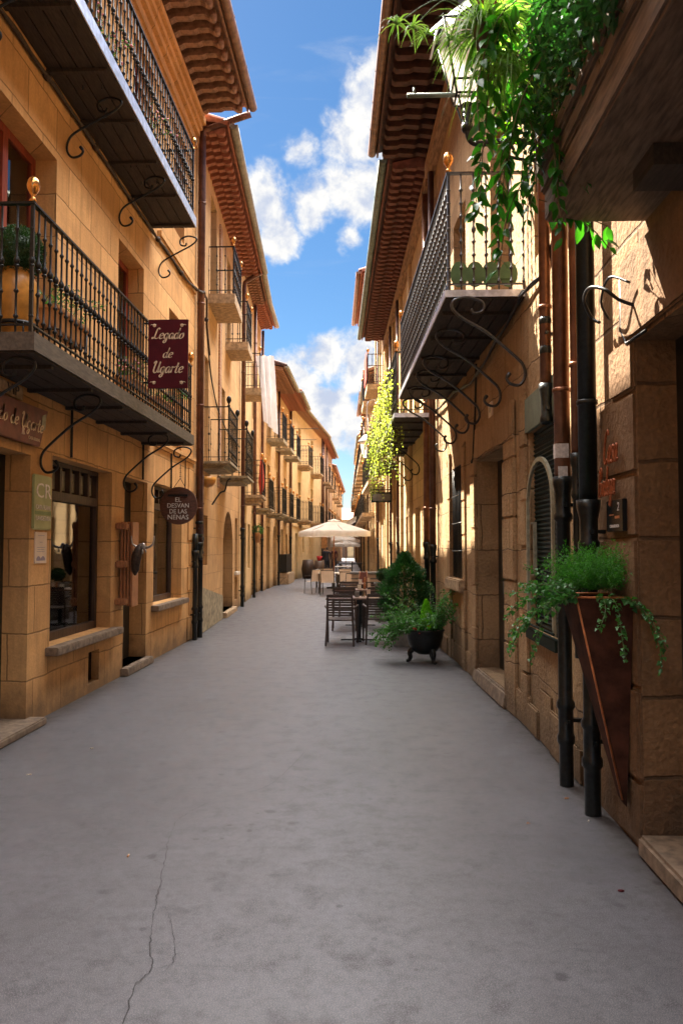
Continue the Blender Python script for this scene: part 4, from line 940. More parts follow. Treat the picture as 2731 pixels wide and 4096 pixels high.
# ================================================================== RIGHT SIDE
R0 = Bld('R', -7, 1.5, 5.25, 1.5, 9.0, 'near rough sandstone house with a dark doorway and a deep stone balcony', cat='house')
R0.wall([(2.5, 4.23, 0, 2.80), (-1, 1, 1, 2.6)], 'stone_r0', t=.215, H=9)
R0.door(2.5, 4.23, 0, 2.80, .215, 'door_black')
def blocks(q):       # rounded jamb stones that stand a little proud
    r = random.Random(8); z = .02
    for i, h in enumerate((.36, .50, .43, .40, .36, .46, .31)):
        d = r.uniform(-.006, .008); q.box(4.235, 4.235 + (.62 if i % 2 else .40), -.22, .022 + d, z, z + h - .008); z += h
R0.part('jamb_stones', 'stone_jamb', blocks, bevel=.016)
R0.part('doorstep', 'sill_stone', lambda q: q.box(2.2, 4.21, -.21, .05, 0, .115), bevel=.018)
R0.part('lintel', 'stone_jamb', lambda q: q.prism([(2.2, 0, 2.82), (4.45, 0, 2.82), (4.40, 0, 3.30), (2.2, 0, 3.34)], (0, .03, 0)), bevel=.012)
plain('dark_timber', (.13, .085, .055), .8, 0, .5, 12, .5, stretch=(4, .5, 4))
bal = R0.part('balcony', 'dark_timber', lambda q: (q.box(-1, 4.07, -.02, .535, 3.40, 3.56), q.box(-1, 4.10, -.02, .55, 3.565, 3.66), q.box(-1, 4.13, -.02, .57, 3.665, 3.76)), bevel=.014)
R0.part('notch_box', 'deck_wood', lambda q: q.box(3.25, 3.5, .02, .26, 3.30, 3.396), bal)  # dark box put in to stand for a dark notch in the underside
rl = R0.mb()
rl.box(-1, 4.09, .50, .53, 4.80, 4.83); rl.box(-1, 4.065, .505, .525, 3.86, 3.875); rl.box(4.07, 4.09, 0, .4985, 4.80, 4.83); rl.box(4.066, 4.094, .498, .532, 3.76, 4.835); rl.build('railing', 'iron', bal)
b0 = None
for y in [1.5 + .12 * i for i in range(22)]:
    if b0 is None: q = R0.mb(); q.lathe((y, .515, 3.76), [(.009, 0), (.009, .3), (.02, .33), (.009, .36), (.009, .6), (.022, .64), (.009, .68), (.009, 1.05)], 6, cap=False); b0 = q.build('baluster', 'iron', bal); y0_ = y
    else: clone(b0, bal, (0, y - y0_, 0))
R0.roof(8.75, .9, 'tile_dark', 'tile_dark', .3, 'gutter_copper', curl=False, y0=-7, y1=5.2)
def wrought(q):
    q.tube(crv([(4.18, .02, 2.98), (4.20, .10, 3.02), (4.25, .17, 3.10), (4.42, .20, 3.16), (4.62, .17, 3.15), (4.72, .10, 3.08), (4.66, .07, 3.03)], 6), .011, 6); q.tube(crv([(4.15, .06, 3.10), (4.3, .12, 3.18), (4.42, .13, 3.08), (4.5, .06, 3.0)], 5), .008, 6)
    q.tube([(4.40, .025, 3.2), (4.40, .025, 2.90), (4.30, .03, 2.80), (4.0, .03, 2.79)], .009, 6)
R0.part('wall_wire', 'iron', wrought)
# metal handwriting on the wall
t = thing('wall_lettering', 'rusty metal handwriting reading Casa Bodega on the rough wall by the near doorway', 'sign', (1.46, 4.5, 2.1))
def mscript(s_, y0, z, h, sx, w_=.05): 
    q = MB(); script(q, s_, (1.452, y0, z), (0, -1, 0), (0, 0, 1), h, w_, True, .25, sx); q.build('lettering', 'rust_letters', t)
mscript('Casa', 4.69, 2.155, .20, .66, .032); mscript('Bodega', 4.80, 1.965, .175, .60, .034)
t = thing('dark_plaque', 'small black plaque with faint marks under the rusty lettering', 'plaque', (1.48, 4.5, 1.8))
q = MB(); q.box(1.455, 1.485, 4.37, 4.66, 1.745, 1.93); q.build('plate', 'plaque_black', t, .004)
text('CASA BODEGA', .024, 'sticker', t, basis((1.452, 4.51, 1.775), (0, -1, 0), (0, 0, 1)), depth=.002); text('2', .07, 'sticker', t, basis((1.452, 4.44, 1.885), (0, -1, 0), (0, 0, 1)), depth=.002, shear=.2)
q = MB(); q.box(1.4525, 1.454, 4.42, 4.5, 1.82, 1.835); q.box(1.4525, 1.454, 4.52, 4.6, 1.84, 1.846); q.build('marks', 'corten_edge', t)

R1 = Bld('R', 5.25, 1.5, 7.0, 1.5, 8.9, 'narrow bay of rough wall with a roller shutter and drainpipes', cat='house')
R1.wall([(5.95, 7.0 - .01, .92, 2.70), (5.9, 6.7, 4.2, 6.4)], 'stone_r1', t=.20, H=8.9)
R1.opening(5.9, 6.7, 4.2, 6.4)
sh = R1.mb()
for i in range(44): z = .95 + i * .04; sh.prism([(5.95, -.045, z), (5.95, -.03, z + .02), (5.95, -.045, z + .04)], (1.035, 0, 0))
sh.box(5.95, 6.985, -.08, -.047, .92, 2.7); s_ = sh.build('roller_shutter', 'shutter_green', R1.root)
R1.part('shutter_box', 'plaster', lambda q: q.box(5.9, 7.12, 0, .03, 2.70, 3.02), bevel=.006)
q = R1.mb(); q.box(6.84, 6.865, -.02, .01, 1.42, 1.86); q.box(6.84, 6.96, -.02, .01, 1.40, 1.419); q.box(6.84, 6.96, -.02, .01, 1.861, 1.88); q.build('pull_handle', 'pale_metal', s_)
def archbar(q):
    K = 16; P_ = [(6.99, .02, .95)] + [(6.50 + .48 * cos(pi * k / K), .02, 2.02 + .40 * sin(pi * k / K)) for k in range(K + 1)] + [(6.02, .02, .95)]
    for i in range(len(P_) - 1):
        a, c = P_[i], P_[i + 1]; f = lambda p, s_: (6.50 + (p[0] - 6.50) * s_, p[1], 1.95 + (p[2] - 1.95) * s_)
        q.add([a, c, f(c, .92), f(a, .92), (a[0], .045, a[2]), (c[0], .045, c[2]), (f(c, .92)[0], .045, f(c, .92)[2]), (f(a, .92)[0], .045, f(a, .92)[2])], [(0, 1, 2, 3), (4, 5, 6, 7), (0, 1, 5, 4), (3, 2, 6, 7)])
R1.part('arched_frame', 'pale_metal', archbar)
R1.part('shutter_sill', 'shutter_green', lambda q: (q.box(5.95, 7.02, 0, .05, .84, .93), q.tube([(5.95, .06, .98), (7.0, .06, .98)], .012, 6)))
R1.roof(8.62, 1.10, 'tile_dark', 'tile_dark', .29, 'gutter_copper', curl=False)
R1.pipe(5.42, .11, 0, 8.5, .056, 'pipe_copper', 2.15)
R1.pipe(4.83 + .44, .05, .9, 8.5, .035, 'pipe_copper', 2.3); R0.pipe(4.84, .10, 0, 8.5, .058, 'cast_iron', 1.95); R1.pipe(6.05, .07, 2.9, 8.5, .045, 'pipe_copper', 2.95)
t = thing('sticker', 'white square sticker with a dark drawing on the copper downpipe', 'sticker', (1.33, 5.4, 2.3)); q = MB(); q.box(1.330, 1.336, 5.375, 5.43, 2.28, 2.38); q.box(1.330, 1.42, 5.358, 5.362, 2.28, 2.38); q.build('paper', 'sticker', t)
t = thing('sticker', 'plain lower white sticker on the copper downpipe', 'sticker', (1.33, 5.4, 2.2)); q = MB(); q.box(1.345, 1.41, 5.358, 5.362, 2.14, 2.22); q.build('paper', 'sticker', t)
# R2: house with the balcony and scrolls; wall drifts inward from here
R2 = Bld('R', 7.0, 1.5, 13.35, 1.214, 8.9, 'weathered house with a long scroll bracketed balcony, doorway and barred window', cat='house')
ops = [(8.0, 9.5, .18, 2.72), (10.55, 11.5, 1.22, 2.82), (7.6, 8.6, 4.15, 6.4), (10.2, 11.2, 4.15, 6.4)]
R2.wall(ops, 'stone_r1', t=.26, H=8.9)
for o in ops[2:]: R2.opening(*o)
R2.door(8.0, 9.5, .18, 2.72, .25, 'door_black'); R2.opening(10.55, 11.5, 1.22, 2.82, .2, 'window', 'dark_wood', 'interior')
R2.part('threshold', 'sill_stone', lambda q: q.prism([(7.9, .07, 0), (9.62, .07, 0), (9.62, .04, .17), (7.9, .04, .17)], (0, -.30, 0)), bevel=.02)
r = random.Random(3)
for y0, y1, n in ((7.05, 7.30, .03), (7.50, 7.98, .035), (9.52, 9.80, .035), (10.30, 10.53, .03), (11.52, 11.8, .03)):
    q = R2.mb(); z = .0
    while z < 3.05: h = r.uniform(.42, .75); h = min(h, 3.1 - z); q.box(y0, y1, 0, n + r.uniform(-.008, .01), z, z + h - .007); z += h
    q.build('jamb_stones', 'stone_r1', R2.root, .012)
R2.part('lintel', 'stone_r1', lambda q: q.box(7.5, 9.8, 0, .04, 2.725, 3.12), bevel=.012)
R2.part('window_sill', 'sill_pale', lambda q: q.box(10.35, 11.65, 0, .10, 1.04, 1.21), bevel=.02)
R2.part('window_bars', 'iron', lambda q: [q.tube([(10.55 + .12 * k, .0, 1.22), (10.55 + .12 * k, .0, 2.82)], .010, 6) for k in range(1, 8)] + [q.tube([(10.55, .0, z), (11.5, .0, z)], .010, 6) for z in (1.6, 2.0, 2.4)])
r = random.Random(6); y = 7.0
while y < 12.8:
    w_ = r.uniform(.25, .7)
    if not (y + w_ > 7.9 and y < 9.65): h = r.uniform(.12, .34); d_ = r.uniform(.012, .045); R2.part('plinth_stone', 'stone_r1', lambda q: q.box(y, y + w_ - .015, 0, d_, 0, h), bevel=.012)
    y += w_
for i in range(4): R1.part('plinth_stone', 'stone_r1', lambda q: q.box(5.4 + i * .42, 5.8 + i * .42, 0, .02 + .02 * (i % 2), 0, .25 + .1 * (i % 3)), bevel=.014)
R2.roof(8.60, 1.02, 'tile_dark', 'tile_dark', .29, 'gutter_copper', curl=False)
R2.part('wall_beam', 'beam_wood', lambda q: q.box(7.02, 13.33, 0, .16, 8.22, 8.48))
R2.balcony(7.1, 12.0, 4.06, .74, .05, 'deck_wood', 'steel_edge', railH=1.16, sp=.115, br=(7.06, 8.1, 9.25, 10.0, 11.0, 11.9), br_h=.84, br_r=.0145, knobs=8, im='iron_bright', lab='long iron balcony on six scroll brackets')
R2.cable([(7.0, .04, 4.02), (8.2, .05, 3.85), (9.5, .04, 3.75), (11, .04, 3.9), (13.3, .04, 4.0)], .016); R2.cable([(9.3, .04, 3.9), (9.4, .04, 3.3), (9.55, .04, 2.8), (9.6, .05, 2.72)], .010); R2.cable([(5.6, .06, 4.3), (6.3, .05, 3.95), (7.0, .05, 4.0), (7.6, .05, 4.1)], .016, name='cable_bundle')
R2.pipe(13.1, .08, 0, 8.4, .055, 'pipe_brown', 1.7)
t = thing('number_plate', 'small pale house number plate under the scroll brackets', 'sign', (1.42, 8.6, 3.2)); q = R2.mb(); q.box(8.55, 8.72, 0, .02, 3.12, 3.30); q.build('plate', 'paper', t, .003)
text('8', .10, 'iron', t, basis((R2.xf(8.63, .022, 0)[0], 8.63, 3.21), (0, -1, 0), (0, 0, 1)), depth=.002)
t = thing('scalloped_panel', 'green scalloped panel standing at the near end of the long scroll balcony', 'panel', (1.2, 7.3, 4.1))
q = MB(); r = random.Random(2)
for i, xc in enumerate((.90, 1.05, 1.20, 1.37)):
    K = 16; q.prism([(xc + .088 * cos(2 * pi * k / K), 7.22 + .004 * i, 4.27 + .125 * sin(2 * pi * k / K)) for k in range(K)], (0, .015, 0))
q.box(.86, 1.40, 7.222, 7.236, 4.22, 4.32); q.build('panel', 'heart_green', t, .003)
# lantern on its arm
t = thing('street_lantern', 'big white glass street lantern on an iron arm above the long scroll balcony', 'street lamp', (.88, 6.45, 5.15))
q = MB(); q.tube(crv([(1.5, 6.45, 5.13), (1.2, 6.45, 5.15), (.98, 6.45, 5.13), (.90, 6.45, 5.17), (.88, 6.45, 5.26)], 5), .026, 10); q.tube(crv([(1.5, 6.45, 5.0), (1.4, 6.45, 4.98), (1.22, 6.45, 5.02), (1.18, 6.45, 5.09), (1.25, 6.45, 5.11), (1.28, 6.45, 5.06)], 5), .014, 8); q.box(1.47, 1.5, 6.38, 6.52, 4.92, 5.25); q.build('arm', 'iron', t)
q = MB(); q.lathe((.88, 6.45, 5.24), [(.04, 0), (.052, .02), (.052, .06), (.04, .07), (.04, .2), (.03, .21), (.05, .24), (.012, .26)], 12)
for a in range(4): q.tube(crv([(.88 + .04 * cos(a * pi / 2 + .78), 6.45 + .04 * sin(a * pi / 2 + .78), 5.30), (.88 + .075 * cos(a * pi / 2 + .78), 6.45 + .075 * sin(a * pi / 2 + .78), 5.40), (.88 + .12 * cos(a * pi / 2 + .78), 6.45 + .12 * sin(a * pi / 2 + .78), 5.52)], 4), .009, 6)
q.build('collar', 'iron', t)
q = MB(); a0, b0_, z0, z1 = .10, .215, 5.53, 6.12
q.add([(.88 + s1 * w_, 6.45 + s2 * w_, z) for w_, z in ((a0, z0), (b0_, z1)) for s1, s2 in ((-1, -1), (1, -1), (1, 1), (-1, 1))], [(0, 1, 5, 4), (1, 2, 6, 5), (2, 3, 7, 6), (3, 0, 4, 7), (0, 1, 2, 3)]); q.build('glass_panes', 'milk_glass', t)
q = MB()
for s1, s2 in ((-1, -1), (1, -1), (1, 1), (-1, 1)): q.tube([(.88 + s1 * a0, 6.45 + s2 * a0, z0), (.88 + s1 * (b0_ + .004), 6.45 + s2 * (b0_ + .004), z1)], .011, 6)
for w_, z in ((a0, z0), (a0 + .022, z0 + .11), (b0_, z1)):
    for k in range(4):
        c = [(-1, -1), (1, -1), (1, 1), (-1, 1)]; p, p2 = c[k], c[(k + 1) % 4]; q.tube([(.88 + p[0] * w_, 6.45 + p[1] * w_, z), (.88 + p2[0] * w_, 6.45 + p2[1] * w_, z)], .010, 6)
q.build('frame', 'iron', t)
q = MB(); q.lathe((.88, 6.45, 6.13), [(.33, 0), (.30, .04), (.12, .2), (.07, .22), (.07, .3), (.01, .36)], 4, smooth=False); q.build('hood', 'iron', t)
q = MB(); q.tube([(.36, 6.42, 5.55), (1.08, 6.42, 5.55)], .020, 8)
for x in (.42, .74): q.tube([(x, 6.42, 5.55), (x, 6.42, 5.62)], .010, 6)
q.build('ladder_rest', 'gutter_green', t)
q = MB(); q.tube([(.56, 6.4, 5.86), (.63, 6.4, 6.15), (.68, 6.4, 6.17)], .010, 6); q.build('hook_rod', 'steel_edge', t)

R3 = Bld('R', 13.35, 1.214, 25.0, .69, 8.8, 'house with a flowering balcony and narrow sunlit pilasters', cat='house')
ops = [(15.6, 16.6, 0, 2.5), (17.8, 18.6, .9, 2.4), (20, 21.1, 0, 2.5), (22.5, 23.5, 0, 2.6)] + [(y, y + .9, 4.1, 6.2) for y in (15.8, 18, 20.6, 23)]
R3.wall(ops, 'stone_r2', t=.26, H=8.7)
for i, o in enumerate(ops): (R3.door(*o, .22, 'door_brown') if i in (0, 2, 3) else R3.opening(*o))
plain('tile_deep', (.15, .055, .04), .8, 0, .4, 7, .4)
R3.roof(8.50, .82, 'tile_dark', 'tile_deep', .27, 'gutter_green', curl=False); R3.part('wall_beam', 'beam_wood', lambda q: q.box(13.4, 24.9, 0, .14, 8.12, 8.36)); R3.pipe(13.75, .1, 0, 8.3, .06, 'pipe_copper', 1.75)
R3.balcony(13.42, 19.2, 4.02, .70, .06, 'deck_wood', 'steel_edge', railH=1.12, sp=.13, br=(15.6, 17, 18.6), br_h=.8, knobs=3)
R3.balcony(20.6, 24.0, 4.0, .65, .08, 'deck_wood', None, railH=1.1, sp=.13, far=True)
R3.part('pilaster', 'stone_r2', lambda q: [q.box(y, y + .35, 0, .07, 0, 8.1) for y in (17.1, 19.3, 21.7, 24.2)], bevel=.01)
for y in (19.7, 22.1): R3.pipe(y, .09, 0, 8.3, .05, 'pipe_brown', 1.8)
t = thing('wall_sign', 'small framed signboard projecting over the door under the flowering balcony', 'sign', (.6, 20, 2.7)); q = MB(); q.box(.15, .75, 21.9, 21.94, 2.95, 3.25); q.build('board', 'plaque_black', t, .004); q = MB(); q.box(.12, .9, 21.9, 21.93, 3.30, 3.33); q.build('bracket', 'iron', t); q = MB(); q.box(.20, .70, 21.892, 21.898, 3.0, 3.2); q.build('face', 'grey_zinc', t)
R4 = Bld('R', 25.0, .69, 31.0, .42, 11.2, 'tall house with a small red tiled eave and a red clothed balcony', cat='house')
ops = [(26, 27, 0, 2.5), (28.8, 29.8, 0, 2.5)] + [(y, y + .9, z, z + 2) for y in (26, 29) for z in (4.1, 7.3)]
R4.wall(ops, 'stone_r2', t=.25, H=11.0)
for i, o in enumerate(ops): (R4.door(*o, .2, 'door_brown') if i < 2 else R4.opening(*o))
R4.roof(10.75, .85, 'tile_red', 'tile_red', .28, 'gutter_copper', curl=False)
R4.balcony(25.6, 27.3, 7.2, .62, .2, 'sill_pale', None, sp=.13, far=True); R4.balcony(28.6, 30.3, 7.2, .62, .2, 'sill_pale', None, sp=.13, far=True); R4.balcony(25.4, 30.5, 3.9, .6, .12, 'sill_pale', None, sp=.13, far=True)
t = thing('red_cloth', 'red and white striped cloth over the upper balcony rail of the tall right house', 'cloth', (-.05, 26.4, 8)); q = MB()
for i in range(14): q.quad(*[(R4.xf(25.7 + .1 * (i + a), .63 + .02 * ((i + a) % 2), 0)[0], 25.7 + .1 * (i + a), z) for a, z in ((0, 7.35), (1, 7.35), (1, 8.3), (0, 8.3))])
q.build('sheet', 'red_cloth_dark', t, normals=False)
R4.part('pilaster', 'stone_r2', lambda q: [q.box(y, y + .3, 0, .06, 0, 10.5) for y in (25.2, 27.8, 30.5)], bevel=.01); R4.pipe(28.2, .09, 0, 10.5, .05, 'pipe_brown', 2)
t = thing('street_lantern', 'small lantern hanging from a curved pipe on the tall right house', 'street lamp', (.05, 27, 5))
q = MB(); q.tube(crv([(.60, 27, 6.9), (.3, 27, 6.95), (.1, 27, 6.85), (.05, 27, 6.6), (.05, 27, 5.75)], 6), .025, 8); q.build('arm', 'steel_edge', t)
q = MB(); q.lathe((.05, 27, 5.42), [(.34, 0), (.30, .05), (.12, .24), (.06, .26), (.06, .34)], 4, smooth=False); q.build('hood', 'iron', t)
q = MB(); q.lathe((.05, 27, 4.86), [(.16, 0), (.27, .55)], 4, smooth=False); q.build('glass_panes', 'milk_glass', t)
q = MB()
for k in range(4): a = k * pi / 2; q.tube([(.05 + .165 * cos(a), 27 + .165 * sin(a), 4.85), (.05 + .275 * cos(a), 27 + .275 * sin(a), 5.42)], .014, 5)
q.ball((.05, 27, 4.80), .06, 8, 6); q.build('frame', 'iron', t)
prev = (31.0, .42); kk = 0
far = [(38, .20, 9.2, 'stone_r2', 'cream row house beyond the tall right house'), (45, -.02, 9.8, 'stone_yellow', 'pale yellow row house on the sunny side'), (54, -.27, 8.6, 'stone_r2', 'low row house with an awning on the sunny side'),
       (64, -.50, 9.0, 'stone_pink', 'pink row house far along the sunny side'), (76, -.85, 7.6, 'stone_yellow', 'second to last row house on the sunny side'), (92, -1.3, 6.6, 'stone_b', 'last visible house on the sunny side')]
for yb, xb, h, m_, lab in far:
    kk += 1; Q = Bld('R', prev[0], prev[1], yb, xb, h, lab, cat='house'); a = prev[0]; L = yb - a
    ys_ = [a + L * t for t in ((.12, .42, .72) if L > 6 else (.2, .6))]
    ops = [(y, y + .9, z, z + 2) for y in ys_ for z in (3.2, 6.0)] + [(y, y + 1.1, 0, 2.5) for y in ys_]
    Q.wall(ops, m_, t=.25, H=h - .2); Q.roof(h - .4, .38, 'tile_brown', 'tile_brown', .35, 'gutter_grey' if kk % 2 else 'gutter_copper', curl=False)
    for o in ops: Q.opening(*o, .18, 'window', 'door_brown', 'interior', bars=0 if kk > 2 else 1)
    for y in ys_:
        for z in (3.1, 5.9): Q.balcony(y - .25, y + 1.15, z, .55, .16, 'sill_pale', None, sp=.15, far=True)
    Q.part('pilaster', m_, lambda q: [q.box(y + 1.2, y + 1.5, 0, .06, 0, h - .6) for y in ys_], bevel=.01); Q.pipe(yb - .3, .08, 0, h - .5, .05, 'pipe_brown', 2)
    prev = (yb, xb)
t = thing('shop_awning', 'rounded pink and white awning over a far shop on the right', 'awning', (-.55, 47, 3.4)); q = MB(); K = 8
q.add([(-.18 - 1.0 * sin(pi / 2 * k / K), y, 3.0 + .6 * cos(pi / 2 * k / K)) for y in (46.2, 49.2) for k in range(K + 1)], [(k, k + 1, K + 2 + k, K + 1 + k) for k in range(K)] + [tuple(range(K + 1)), tuple(range(K + 1, 2 * K + 2))], True); q.build('cover', 'canvas', t, normals=False)
q = MB(); q.box(-1.2, -1.17, 46.2, 49.2, 2.75, 3.0); q.build('valance', 'red_cloth_dark', t)
Z = Bld('R', 120, 8, 120.5, 8, 7, 'pale gabled house closing the far end of the street', cat='house')
q = MB(); q.box(-14, 9, 124, 132, 0, 6.2); q.build('wall', 'stone_yellow', Z.root)
q = MB(); q.prism([(-15, 123.5, 6.2), (-15, 133, 6.2), (-15, 128, 8.2)], (25, 0, 0)); q.build('roof', 'tile_red', Z.root)
for x in (-6, -4, -2, 0, 2):
    for z in (.1, 3.4): q = MB(); q.box(x, x + 1.0, 123.9, 123.99, z, z + 2); q.build('window', 'door_brown', Z.root)

# ================================================================== PLANTS ON THE RIGHT
# round cast pot by the terrace
t = thing('cauldron_planter', 'dark three legged iron pot with ivy, a small conifer and red flowers', 'planter', (.85, 11.12, 0))
q = MB(); q.lathe((.85, 11.12, .0), [(.02, .115), (.10, .12), (.18, .17), (.235, .26), (.262, .36), (.268, .44), (.285, .455), (.285, .475), (.262, .475), (.25, .43)], 28, cap=False); q.build('pot', 'cast_iron', t)
q = MB(); q.lathe((.85, 11.12, .42), [(.255, 0), (.001, .02)], 20, cap=False); q.build('soil', 'soil', t)
for k in range(3):
    a = -pi / 2 + .5 + k * 2 * pi / 3; q = MB(); P = lambda rr, z: (.85 + rr * cos(a), 11.12 + rr * sin(a), z)
    q.tube(crv([P(.16, .20), P(.22, .14), P(.21, .08), P(.23, .03), P(.27, .018)], 4), [.045 - .0014 * i for i in range(17)], 8); q.build('leg', 'cast_iron', t)
r = random.Random(31); q = MB(); sm = MB(); f = MB()
for i in range(120):
    a = r.uniform(0, 2 * pi); st = (.85 + .2 * cos(a), 11.12 + .2 * sin(a), .46)
    if sin(a) < -.1 and r.random() < .75: continue
    out = Vector((cos(a) - .55, sin(a) * .8 + .25, r.uniform(.5, 2.4)))
    P = trail(q, sm, st, out, r.uniform(.35, .75), r, .062, .036, r.uniform(.35, .95), .35)
for i in range(16):
    st = (1.0 + r.uniform(-.05, .08), 11.15 + r.uniform(-.1, .1), .46); trail(q, sm, st, (r.uniform(.05, .5), r.uniform(-.3, .3), 1.6), r.uniform(.3, .75), r, .05, .036, .45, .3)
for i in range(15):
    st = (.70, 11.05 + r.uniform(-.1, .1), .46); trail(q, sm, st, (-1, r.uniform(-.3, .3), r.uniform(.2, .8)), r.uniform(.42, .62), r, .055, .034, 1.0, .3)
q.build('foliage', 'leaf_ivy', t, normals=False); sm.build('stems', 'stem_green', t)
q = MB()
for i in range(2200):
    h = r.random(); rr = .095 * (1 - h) ** .6 * (1.1 if h > .1 else .7); a = r.uniform(0, 2 * pi)
    p = (.86 + rr * cos(a), 10.98 + rr * sin(a), .47 + .42 * h); leaf(q, p, (cos(a) * .5, sin(a) * .5, 1.2), rv(r), .035, .006)
q.build('conifer', 'leaf_lime', t, normals=False)
q = MB()
for i in range(9):
    p = (.85 + r.uniform(-.26, .2), 10.9 + r.uniform(-.04, .1), .47 + r.uniform(-.04, .07)); q._ball(p, .018, 8, 6, (1, 1, .7))
q.build('blossom', 'flower_red', t)
# tall conifer and a clipped ball behind
def box_planter(q, x0, x1, y0, y1, h): q.box(x0, x1, y0, y1, 0, h); q.box(x0 - .015, x1 + .015, y0 - .015, y1 + .015, h - .04, h)
t = thing('conifer_planter', 'tall dark bushy conifer in a grey box planter behind the iron pot', 'planter', (.66, 13.0, 0))
q = MB(); box_planter(q, .46, .86, 12.8, 13.2, .45); q.build('box', 'grey_zinc', t, .006)
q = MB(); r = random.Random(9)
for i in range(10500):
    h = r.random(); rr = .41 * (sin(pi * min(1, h * .80 + .20)) ** .8) * (1 + .16 * sin(h * 25 + 2) ); a = r.uniform(0, 2 * pi); k = r.uniform(.6, 1.05)
    p = (.66 + rr * k * cos(a), 13.0 + rr * k * sin(a), .42 + 1.10 * h + .05 * sin(a * 3)); leaf(q, p, (cos(a), sin(a), r.uniform(.2, 1.5)), rv(r), .055 * r.uniform(.6, 1.3), .02)
q.build('foliage', 'leaf_dark', t, normals=False); q = MB(); q.tube([(.66, 13, .4), (.66, 13, 1.3)], .03, 8); q.build('trunk', 'stem', t)
def topiary(x, y, zc, rad, label, seed, n=1800):
    r = random.Random(seed); t = thing('topiary_planter', label, 'planter', (x, y, 0), 'topiary planters on the terrace')
    q = MB(); box_planter(q, x - .2, x + .2, y - .2, y + .2, zc - rad - .02); q.build('box', 'grey_zinc', t, .006)
    q = MB(); ballbush(q, (x, y, zc), rad, n, .03, r, .92); q._ball((x, y, zc), rad * .85, 14, 8, (1, 1, .92)); q.build('foliage', 'leaf_box', t, normals=False); return t
topiary(.40, 17.4, 1.03, .155, 'small clipped ball bush in a grey box planter beside the pale counter', 5)
# corten wedge planter
t = thing('wedge_planter', 'rusty steel wedge planter with a fern and trailing ivy against the near wall', 'planter', (1.32, 4.5, 0))
top = [(1.185, 4.36, 1.37), (1.485, 4.30, 1.37), (1.485, 4.72, 1.37), (1.185, 4.72, 1.37)]; tip = [(1.43, 4.38, .24), (1.455, 4.38, .20), (1.455, 4.45, .2), (1.43, 4.45, .24)]
q = MB(); q.add(top + tip, [(0, 1, 5, 4), (1, 2, 6, 5), (2, 3, 7, 6), (3, 0, 4, 7), (4, 5, 6, 7)]); q.build('body', 'corten', t, normals=True)
q = MB(); q.tube([top[0], tip[0]], .006, 6); q.build('bright_edge', 'corten_edge', t)
q = MB()
for k in range(4): q.tube([top[k], top[(k + 1) % 4]], .007, 6)
q.build('rim', 'corten_edge', t); q = MB(); q.quad(*[(p[0], p[1], 1.34) for p in top]); q.build('soil', 'soil', t)
r = random.Random(77); q = MB()
for i in range(760):
    a = r.uniform(0, 2 * pi); st = Vector((1.33 + r.uniform(-.1, .1), 4.5 + r.uniform(-.12, .12), 1.36)); d = Vector((cos(a) * r.uniform(.1, 1), sin(a) * r.uniform(.1, .8), r.uniform(.7, 1.8))).normalized(); L = r.uniform(.18, .34); p = st.copy()
    for k in range(9):     # feathery frond
        p = p + d * L / 9; d = (d + Vector((0, 0, -.11)) + rv(r) * .06).normalized()
        if k > 1:
            for _ in range(3): leaf(q, p, d * .6 + rv(r), rv(r), .022 * r.uniform(.6, 1.2), .0045)
q.build('fern', 'leaf_fern', t, normals=False)
q = MB(); sm = MB()
for st, d, L, sg in [((1.19, 4.36, 1.37), (-.8, .2, .35), .42, .5), ((1.19, 4.4, 1.37), (-.9, .1, .1), .46, .7), ((1.19, 4.42, 1.38), (-1, .2, .5), .55, .75), ((1.19, 4.5, 1.37), (-.9, .4, .2), .75, 1.1), ((1.2, 4.38, 1.37), (-.6, -.2, .1), .55, 1.4),
                     ((1.22, 4.36, 1.37), (-.5, -.2, .1), .6, 1.3), ((1.19, 4.45, 1.37), (-.7, 0, .3), .62, 1.0), ((1.3, 4.34, 1.37), (.1, -.5, .1), .40, 1.5), ((1.35, 4.33, 1.37), (.1, -.6, .1), .52, 1.6), ((1.40, 4.32, 1.37), (.3, -.6, .0), .62, 1.2), ((1.42, 4.30, 1.37), (.5, -.7, .0), .45, 1.0), ((1.2, 4.36, 1.4), (-.9, -.1, .5), .5, .35), ((1.2, 4.5, 1.4), (-.9, .1, .6), .45, .4), ((1.2, 4.6, 1.4), (-.9, .4, .3), .4, .4), ((1.19, 4.38, 1.37), (-.7, 0, .1), .7, 1.2)]:
    L = L * (.72 if d[0] < -.65 else .9); trail(q, sm, st, d, L, r, .042, .020, sg, .32, rstem=.0022, wr=.95)
    if d[0] < -.85: trail(q, sm, (st[0] + .02, st[1] + .05, st[2]), (d[0], d[1] + .15, d[2]), L * .55, r, .048, .024, sg * 1.1, .4, rstem=.0022, wr=.95)
q.build('ivy', 'leaf_ivy', t, normals=False); sm.build('stems', 'stem_green', t)
